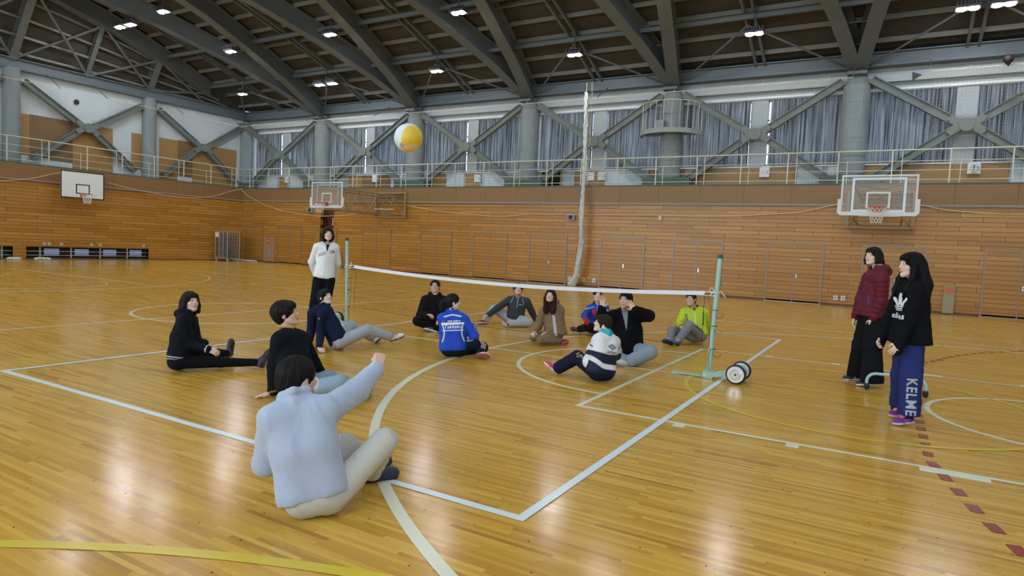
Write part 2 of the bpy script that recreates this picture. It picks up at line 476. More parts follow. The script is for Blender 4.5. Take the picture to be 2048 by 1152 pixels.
# low hopper windows along the foot of the left wall
n = 0
for a, b in ops:
    n += 1
    f = MB(); d = XL-.22
    f.box(d-.3, d-.25, a, b, zb, zt); f.box(d-.3, XL-.02, a-.03, a, zb-.03, zt+.03); f.box(d-.3, XL-.02, b, b+.03, zb-.03, zt+.03); f.box(d-.3, XL-.26, a, b, zt, zt+.03); f.box(d-.3, XL-.26, a, b, zb-.03, zb)
    win = S(f.build('window_%d' % n, M['dark']))
    p = MB(); k = 0; y = a+.9
    while y < b-.5:
        for j in range(5): p.box(d-.24, d-.23, y, min(y+.62, b-.1), zb+.10+j*.07, zb+.135+j*.07)
        y += 1.28
    p.build('lit_louvre', M['louvre'], win)
    g = MB()
    for zz in (zb+.12, zb+.30): g.box(XL-.12, XL-.09, a, b, zz, zz+.025)
    y = a+.55
    while y < b:
        g.box(XL-.14, XL-.08, y, y+.05, zb, zt); y += 1.28
    g.build('guard_rail', M['galv'], win)

# storage doors set flush in the timber wall
doors = [(-32.35, -30.95), (-29.67, -27.8), (-23.35, -21.5), (-19.6, -17.83), (-16.57, -14.8), (-13.64, -11.86), (-10.3, -8.47), (-7.29, -5.46), (-3.84, -2.03), (-.82, .98), (2.54, 4.36), (5.8, 7.6)]
for i, (a, b) in enumerate(doors):
    H = 2.06; c = (a+b)/2
    d = MB(); d.box(a, b, YB-.012, YB, .03, H)
    D = S(d.build('door_%d' % (i+1), M['clad_door']))
    f = MB()
    for x in (a, b): f.box(x-.024, x+.024, YB-.026, YB, 0, H+.03)
    f.box(a-.03, b+.03, YB-.028, YB, H, H+.05); f.box(a-.03, b+.03, YB-.03, YB, 0, .035)
    f.build('door_frame', M['frame'], D)
    MB().box(c-.018, c+.018, YB-.022, YB, .03, H).build('meeting_strip', M['frame'], D)
    h = MB(); h.lathe((c+.09, YB-.012, 1.0), [(.035, 0), (.035, .02), (.02, .03), (.02, .045)], (0, -1, 0), 12)
    h.box(c+.07, c+.11, YB-.02, YB, .88, .96)
    h.build('door_handle', M['chrome'], D, smooth=False)
    if i == 8: MB().box(-2.75, -2.42, YB-.018, YB-.012, 1.52, 1.545).build('name_plate', M['offwhite'], D)

# ---- upper walls: white wall, window band with curtains, wood boards
MB_ = MB()
SILL, WT = 5.02, 7.5
bayc = [(COLX[i]+COLX[i+1])/2 for i in range(len(COLX)-1)]
w = MB(); w.box(XU, XR, YU, YU+.2, ZG, SILL-.06); w.box(XU, XR, YU, YU+.2, WT, ZL)
w.box(XU, COLX[0]+.55, YU, YU+.2, SILL-.06, WT)
for c in COLX[1:]: w.box(c-.35, c+.35, YU, YU+.2, SILL-.06, WT)
for c in bayc: w.box(c-.30, c+.30, YU, YU+.2, SILL-.06, WT)
S(w.build('wall_back_upper', M['wall_grey']))
S(MB().box(XU-.2, XU, YF, YU+.2, ZG, ZL).build('wall_left_upper', M['wall_white']))
S(MB().box(XU-.2, XR+.2, YU+.75, YU+.8, ZG, ZL).build('wall_back_outer', M['dark']))
S(MB().box(COLX[0], XR, YU-.10, YU, WT+.02, WT+.1).build('trim_5', M['white']))
n = 3; CURT = []
def wave_sheet(xa, xb, y, z0, z1, amp, seed):
    rnd = random.Random(seed); N = int((xb-xa)/.022); vs = []; fs = []; ph = [rnd.uniform(0, 6) for _ in range(4)]
    for i in range(N+1):
        x = xa+(xb-xa)*i/N
        a = math.sin(x*2*PI/.17+ph[0]+1.6*math.sin(x*2.1+ph[1]))*.6+math.sin(x*2*PI/.093+ph[2]+1.2*math.sin(x*3.7))*.3+math.sin(x*2*PI/.61+ph[3])*.5
        b = math.sin(x*2*PI/.21+ph[1])*.3
        for j in range(5):
            t = j/4
            vs.append((x+amp*.4*b*(1-t), y+amp*(a*(.55+.45*(1-t))+b*(1-t)), z1+(z0-z1)*t+.012*math.sin(x*9+ph[2])*t))
    for i in range(N):
        for j in range(4):
            q = i*5+j; fs.append((q, q+1, q+6, q+5))
    return vs, fs
for i in range(len(COLX)-1):
    for (a, b) in ((COLX[i]+(.55 if i == 0 else .35), bayc[i]-.30), (bayc[i]+.30, COLX[i+1]-.35)):
        n += 1
        f = MB()
        for x in np.linspace(a, b, 4): f.box(x-.03, x+.03, YU+.14, YU+.2, SILL, WT)
        for z in (SILL, SILL+.85, SILL+1.7, WT-.06): f.box(a, b, YU+.14, YU+.2, z, z+.06)
        W = S(f.build('window_%d' % n, M['offwhite']))
        MB().box(a, b, YU+.21, YU+.22, SILL, WT).build('pane', M['pane_back'], W)
        S(MB().box(a-.05, b+.05, YU-.08, YU+.0, SILL-.06, SILL-.02).build('trim_%d' % (n+20), M['white']))
        gap = {0: (.22, .0), 1: (.16, .0), 3: (0, .0), 5: (0, 0.0), 6: (.10, 0), 7: (.13, 0), 9: (.12, 0)}.get(n-4, (0, 0))
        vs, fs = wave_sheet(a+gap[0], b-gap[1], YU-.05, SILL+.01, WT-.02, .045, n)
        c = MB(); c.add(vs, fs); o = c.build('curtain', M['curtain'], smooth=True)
        r = MB(); r.tube([(a, YU-.05, WT-.01), (b, YU-.05, WT-.01)], .02, 6); r.build('curtain_track', M['grey'], o)
        CURT.append((o, i, 'left' if b < bayc[i]+.01 else 'right'))
names = ['corner', 'second', 'third', 'fourth', 'fifth', 'sixth', 'seventh']
lab = {(0, 'left'): 'grey curtain in the corner, with a bright strip of daylight at its left edge', (0, 'right'): 'grey curtain just left of the column beside the hanging ball, first bay from the corner',
}
for o, i, s in CURT:
    where = ['first bay from the corner', 'bay left of the ball', 'bay right of the ball', 'bay behind the net bundle', 'bay right of the balcony', 'bay at the right edge', 'bay outside the photo'][i]
    tag(o, 'grey curtain on the %s of its brace cross, %s' % (s, where), 'curtain', 'grey window curtains above the gallery')

# wood and white boards below the curtains
pb = [(-32.4, -31.5, 'w'), (-31.3, -30.5, 'b'), (-30.4, -28.6, 'p'), (-25.8, -24.8, 'b'), (-24.8, -22.8, 'd'), (-22.8, -22.0, 'p'), (-20.2, -19.3, 'b'), (-19.2, -18.2, 'p'), (-18.1, -17.3, 'b'), (-17.1, -15.6, 'p'), (-14.0, -13.0, 'd'),
      (-13.9, -12.9, 'b'), (-12.3, -11.5, 'd'), (-11.5, -10.9, 'b'), (-10.85, -9.2, 'p'), (-8.95, -8.3, 'd'), (-7.7, -7.4, 'd'), (-7.35, -3.3, 'b'), (-3.2, -2.4, 'p'), (-2.2, -1.3, 'p'), (-1.0, 3.1, 'b'), (3.2, 4.6, 'p')]
bd = {k: MB() for k in 'wpbd'}
for a, b, k in pb:
    bd[k].box(a, b, YU-.03, YU-.005, ZG+.05, SILL-.07)
for k, nm, m in (('b', 'trim_60', 'panel_wood'), ('d', 'trim_61', 'panel_dark'), ('p', 'trim_62', 'panel_white'), ('w', 'trim_63', 'wall_white')):
    S(bd[k].build(nm, M[m]))
bl = MB(); dk = MB(); pw = MB()
for a, b, z0, z1 in ((14.15, 14.65, 4.65, 6.46), (16.45, 18.29, 4.2, 6.46), (19.23, 19.75, 4.65, 6.45), (20.7, 21.72, 4.2, 6.45), (22.6, 25.4, 4.2, 6.45), (8.4, 9.5, 4.3, 6.45), (10.5, 13.0, 4.2, 6.45)): bl.box(XU, XU+.03, a, b, z0, z1)
for a, b, z0, z1 in ((14.65, 16.45, 4.55, 6.48), (21.72, 22.6, 4.55, 6.47), (9.5, 10.5, 4.4, 6.45)): dk.box(XU, XU+.035, a, b, z0, z1)
for a, b in ((14.2, 15.4), (18.3, 19.2)): pw.box(XU, XU+.04, a, b, 4.2, 4.6)
S(bl.build('trim_64', M['panel_wood'])); S(dk.build('trim_65', M['panel_dark'])); S(pw.build('trim_66', M['panel_white']))

# opposite long wall with its row of windows (source of the daylight), seen only in reflections
w = MB(); w.box(XU, -24.0, YF-.2, YF, 0, 4.6); w.box(-15.0, XR, YF-.2, YF, 0, 4.6); w.box(-24.0, -15.0, YF-.2, YF, 2.9, 4.6); w.box(XU, XR, YF-.2, YF, 7.6, ZL)
for c in COLX: w.box(c-.8, c+.8, YF-.2, YF, 4.6, 7.6)
S(w.build('wall_front', M['wall_white']))
for i in range(len(COLX)-1):
    a, b = COLX[i]+.8, COLX[i+1]-.8; n += 1
    f = MB(); f.box((a+b)/2-.05, (a+b)/2+.05, YF-.1, YF, 4.6, 7.6); f.box(a, b, YF-.1, YF, 6.0, 6.08)
    W = S(f.build('window_%d' % n, M['offwhite']))
    MB().box(a, b, YF-.15, YF-.13, 4.6, 7.6).build('pane', M['pane_front'], W)

# glazed doors standing in the opposite wall
for i in range(4):
    a = -24.0+i*2.25; f = MB()
    f.box(a, a+.08, YF-.15, YF, 0, 2.9); f.box(a+2.17, a+2.25, YF-.15, YF, 0, 2.9); f.box(a, a+2.25, YF-.15, YF, 2.8, 2.9); f.box(a, a+2.25, YF-.15, YF, 0, .3)
    Dg = S(f.build('door_%d' % (30+i), M['offwhite']))
    MB().box(a+.08, a+2.17, YF-.12, YF-.1, .3, 2.8).build('glazing', M['pane_front'], Dg)

# ---- columns, crosses, eave
for i, c in enumerate(COLX):
    b = MB(); R = .43
    b.lathe((c, 26.06 if i else 26.06, ZG), [(R, .05), (R, 3.35), (R*.99, 3.55), (R*.8, 3.75), (R*.55, 4.1)], n=28)
    z = 4.6
    while z < 7.6:
        b.lathe((c, 26.06, z), [(R+.012, 0), (R+.012, .03)], n=28); z += .62
    S(b.build('round_column', M['concrete'], smooth=False))
    S(MB().box(c-.95, c+.95, 25.6, 26.3, ZG+.04, ZG+.42).build('column_plinth', M['plinth']))
for i, y in enumerate(COLY[1:]):
    b = MB(); b.lathe((XU+.15, y, ZG), [(.34, .05), (.34, 4.2)], n=20)
    S(b.build('round_column', M['concrete']))
def cross(p0, p1, zc, axis, off):
    """steel X between two columns with its gusset at the middle"""
    b = MB(); c = (p0+p1)/2
    V = (lambda u, z, d=0: (u, off-d, z)) if axis == 'x' else (lambda u, z, d=0: (off+d, u, z))
    def arm(u0, z0, u1, z1):
        A, B = Vector(V(u0, z0)), Vector(V(u1, z1)); D = (B-A).normalized()
        nrm = Vector((0, 1, 0)) if axis == 'x' else Vector((1, 0, 0)); s = D.cross(nrm)
        for o1, o2, t in ((-.11, -.13, 0), (.11, .13, 0)):       # two flanges and a web
            b.bar(A+s*(o1+o2)/2, B+s*(o1+o2)/2, .22, .03, s)
        b.bar(A, B, .04, .24, s)
    for sg, e in ((-1, p0), (1, p1)):
        arm(c+sg*.30, zc+.12, e-sg*.45, 7.85); arm(c+sg*.30, zc-.12, e-sg*.75, ZG+.35)
    oc = [(-.55, .20), (-.42, .34), (-.2, .2), (.2, .2), (.42, .34), (.55, .20), (.36, 0), (.55, -.20), (.42, -.34), (.2, -.2), (-.2, -.2), (-.42, -.34), (-.55, -.20), (-.36, 0)]
    vs = [V(c+x, zc+z, .13) for x, z in oc]+[V(c+x, zc+z, -.13) for x, z in oc]; m = len(oc)
    b.add(vs, [tuple(range(m)), tuple(range(m, 2*m))[::-1]]+[(j, (j+1) % m, m+(j+1) % m, m+j) for j in range(m)])
    b.lathe(V(c, zc, -.02), [(.22, 0), (.22, .2)], (0, -1, 0) if axis == 'x' else (1, 0, 0), 12)
    return S(b.build('cross_brace', M['steel_lo']))
for i in range(len(COLX)-1): cross(COLX[i], COLX[i+1], 6.15, 'x', 25.95)
for i in range(len(COLY)-1): cross(COLY[i+1], COLY[i], 6.25, 'y', XU+.25)
def ibeam(pts, d, w, name, m, t=.04, tw=.03):
    b = MB()
    b.sweep(pts, [(-w/2, 0), (w/2, 0), (w/2, t), (-w/2, t)])
    b.sweep(pts, [(-w/2, d-t), (w/2, d-t), (w/2, d), (-w/2, d)])
    b.sweep(pts, [(-tw/2, t), (tw/2, t), (tw/2, d-t), (-tw/2, d-t)])
    return S(b.build(name, m))
ibeam([(XU, 26.0, 8.28), (XR, 26.0, 8.28)], .48, .32, 'eave_beam', M['eave'])
ibeam([(XU+.2, YF, 8.28), (XU+.2, 26, 8.28)], .48, .32, 'eave_beam', M['eave'])
S(MB().box(XU, XR, YU-.25, YU-.02, 7.78, 8.02).build('trim_67', M['wall_grey']))

# ---- roof
RD = [0, 2.8, 5.6, 8.4, 11.2, 14, 17.78]; RZ = [8.0, 9.12, 9.97, 10.68, 11.15, 11.4, 11.55]
Y0 = 26.06; SPAN = 35.56
def prof(d): return float(np.interp(min(d, SPAN-d), RD, RZ))
nodes = RD+[SPAN-q for q in RD[:-1]][::-1]
A = 6.53/SPAN*1.06
DEP = .76
def member(xc, sgn):
    return [(xc+sgn*A*d, Y0-d, prof(d)) for d in nodes]
allX = COLX
for i, c in enumerate(allX):
    for sgn in (1, -1):
        pts = member(c, sgn)
        pts = [q for q in pts if XU+.1 < q[0] < XR]
        if len(pts) > 1: ibeam(pts, DEP, .46, 'roof_beam', M['steel'])
        # the mouth of the V: knee plate at the column head
    b = MB(); b.box(c-.30, c+.30, 25.45, 26.2, 7.98, 8.08); S(b.build('column_cap_plate', M['steel']))
# left end: wall beams rising steeply to the end member
def endz(y):
    d = Y0-y; return XU+.05+A*d, prof(d)
for y in COLY[1:]:
    d = Y0-y
    if 0 < d < SPAN:
        x, z = COLX[0]+A*min(d, SPAN-d), prof(d)
        ibeam([(XU+.1, y, 8.45), (x, y, z)], .42, .30, 'end_wall_beam', M['steel'])
        for (ya, kind) in ((y+3.1, 0), (y-3.1, 1)):
            dm = Y0-ya
            if kind == 1 and dm < SPAN:
                xm, zm = COLX[0]+A*min(dm, SPAN-dm), prof(dm)
                ibeam([(XU+.1, ya, 8.45), (xm, ya, zm)], .28, .20, 'end_wall_beam', M['steel'])
            if dm > 2:
                xm, zm = COLX[0]+A*min(dm, SPAN-dm), prof(dm)
                S(MB().tube([(XU+.25, y, 8.7), (xm, ya, zm+.1)], .055, 8).build('end_tie', M['steel']))
                S(MB().tube([(XU+.25, ya, 8.7), (x, y, z+.1)], .055, 8).build('end_tie', M['steel']))
# roof decks
def deck(name, xa_f, zoff, x1):
    ds = list(np.linspace(0, SPAN, 41)); vs = []; fs = []
    for d in [-.6]+ds+[SPAN+.6]:
        dd = min(max(d, 0), SPAN); z = prof(dd)+zoff
        vs += [(xa_f(dd), Y0-d, z), (x1, Y0-d, z), (xa_f(dd), Y0-d, z+.08), (x1, Y0-d, z+.08)]
    m = len(ds)+2
    for i in range(m-1):
        a = 4*i; c = a+4; fs += [(a, a+1, c+1, c), (a+2, c+2, c+3, a+3), (a, c, c+2, a+2), (a+1, a+3, c+3, c+1)]
    b = MB(); b.add(vs, fs); return S(b.build(name, M['roof']))
deck('ceiling', lambda d: COLX[0]+A*min(d, SPAN-d)-.05, DEP+.16, XR+.2)
vs = []; fs = []; ds = np.linspace(0, SPAN, 41)
for d in ds:
    x = COLX[0]+A*min(d, SPAN-d); z = prof(d)+DEP+.2
    vs += [(XU-.1, Y0-d, 8.8), (x, Y0-d, z)]
for i in range(40): fs.append((2*i, 2*i+1, 2*i+3, 2*i+2))
b = MB(); b.add(vs, fs); o = b.build('ceiling_end', M['roof']); S(o)
md = o.modifiers.new('solid', 'SOLIDIFY'); md.thickness = .06
# purlins along the hall and rafters between the beams
for d in np.arange(.55, SPAN-.3, 1.05):
    z = prof(d)+DEP; xa = COLX[0]+A*min(d, SPAN-d)
    S(MB().box(xa, XR, Y0-d-.03, Y0-d+.03, z-.02, z+.14).build('roof_purlin', M['purlin']))
for d in (2.8, 5.6, 11.2, SPAN-11.2, SPAN-5.6, SPAN-2.8):
    z = prof(d)+.42; xa = COLX[0]+A*min(d, SPAN-d)
    ibeam([(xa, Y0-d, z), (XR, Y0-d, z)], .16, .10, 'roof_cross_beam', M['steel'], t=.02)
for x in bayc:
    for k in (-.16, .16):
        pts = [(x+k, Y0-d, prof(d)+DEP-.14) for d in nodes]
        S(MB().sweep(pts, [(-.045, 0), (.045, 0), (.045, .13), (-.045, .13)]).build('roof_rafter', M['steel']))
for i, c in enumerate(COLX[:-1]):
    for s, q in ((1, bayc[i]), (-1, bayc[i-1] if i else None)):
        if q is None: continue
        S(MB().tube([(c+s*.3, 25.9, 8.3), (q, Y0-2.9, prof(2.9)+.15)], .035, 6).build('roof_tie_rod', M['steel']))
for zi in range(5):     # purlins on the steep end slope
    t = (zi+.5)/5; pts = []
    for d in np.linspace(.5+t*3, SPAN-.5-t*3, 20):
        x = COLX[0]+A*min(d, SPAN-d); z = prof(d)+DEP
        pts.append((XU+.1+(x-XU-.1)*t, Y0-d, 8.75+(z-8.75)*t-.03))
    S(MB().sweep(pts, [(-.035, -.1), (.035, -.1), (.035, 0), (-.035, 0)]).build('roof_purlin', M['purlin']))
# ================================================================ lamps
def make_lamp(heads):
    t = empty('ceiling_lamp')
    b = MB()
    for hx in heads:
        b.box(hx-.30, hx+.30, -.20, .20, .04, .12)
        for k in range(7): b.box(hx-.28+k*.09, hx-.25+k*.09, -.18, .18, .12, .24)
    b.build('housing', M['lamp'], t)
    b = MB(); b.tube([(0, 0, .1), (0, 0, .95)], .025, 6)
    if len(heads) > 1: b.box(-.5, .5, -.03, .03, .2, .26)
    b.build('hanger', M['lamp'], t)
    for hx in heads:
        for sx in (-.15, .15):
            b = MB(); b.lathe((hx+sx, 0, .04), [(.125, 0), (.115, -.03)], n=12)
            b.build('lens', M['lens'], t)
    return t
lampA = make_lamp([0]); lampB = make_lamp([-.42, .42])
used = {0: False, 1: False}
def put_lamp(x, y, dbl, label, dz=.30, rz=0.0):
    src = (lampA, lampB)[dbl]
    o = src if not used[dbl] else copy_tree(src); used[dbl] = True
    o.location = (x, y, prof(Y0-y)-dz); o.rotation_euler = (0, 0, rz)
    tag(o, label, 'ceiling lamp', 'high ceiling lamps')
tops = ['lit ceiling lamp nearest the back left corner', 'pair of lit lamps in the back row, left of the flying ball', 'lit lamp in the back row, above the flying ball', 'lit lamp in the back row, just left of the net bundle', 'lit lamp in the back row, right of the round balcony', 'pair of big lit lamps in the top right corner of the photo', 'lamp of the back row beyond the right edge']
rowA = [-30.35, -24.2, -17.55, -11.0, -4.45, 1.82, 8.3]
for i, x in enumerate(rowA): put_lamp(x, 23.0, 1 if i in (1, 5) else 0, tops[i])
rowB = [-26.95, -20.62, -14.18, -7.6, -1.1, 5.4]
tb = ['lit lamp of the second row, over the left end of the hall', 'lit lamp of the second row, above and left of the flying ball', 'lit lamp at the top middle of the photo, right of the flying ball']
for i, x in enumerate(rowB): put_lamp(x, 19.75, 0, tb[i] if i < 3 else 'lamp high above the court, outside the picture')
put_lamp(-30.28, 16.82, 1, 'pair of lit lamps at the upper left of the photo, under the end beam')
put_lamp(-26.91, 16.5, 0, 'single lit lamp at the upper left edge of the photo, right of the pair')
for y in (12.8, 8.3, 3.8, -1.5, -6.4):
    for x in (-28, -21.0, -14.3, -7.6, -1.1, 5.4):
        put_lamp(x+(.0 if int(y) % 2 else 1.5), y, 0, 'lamp high above the court, outside the picture')
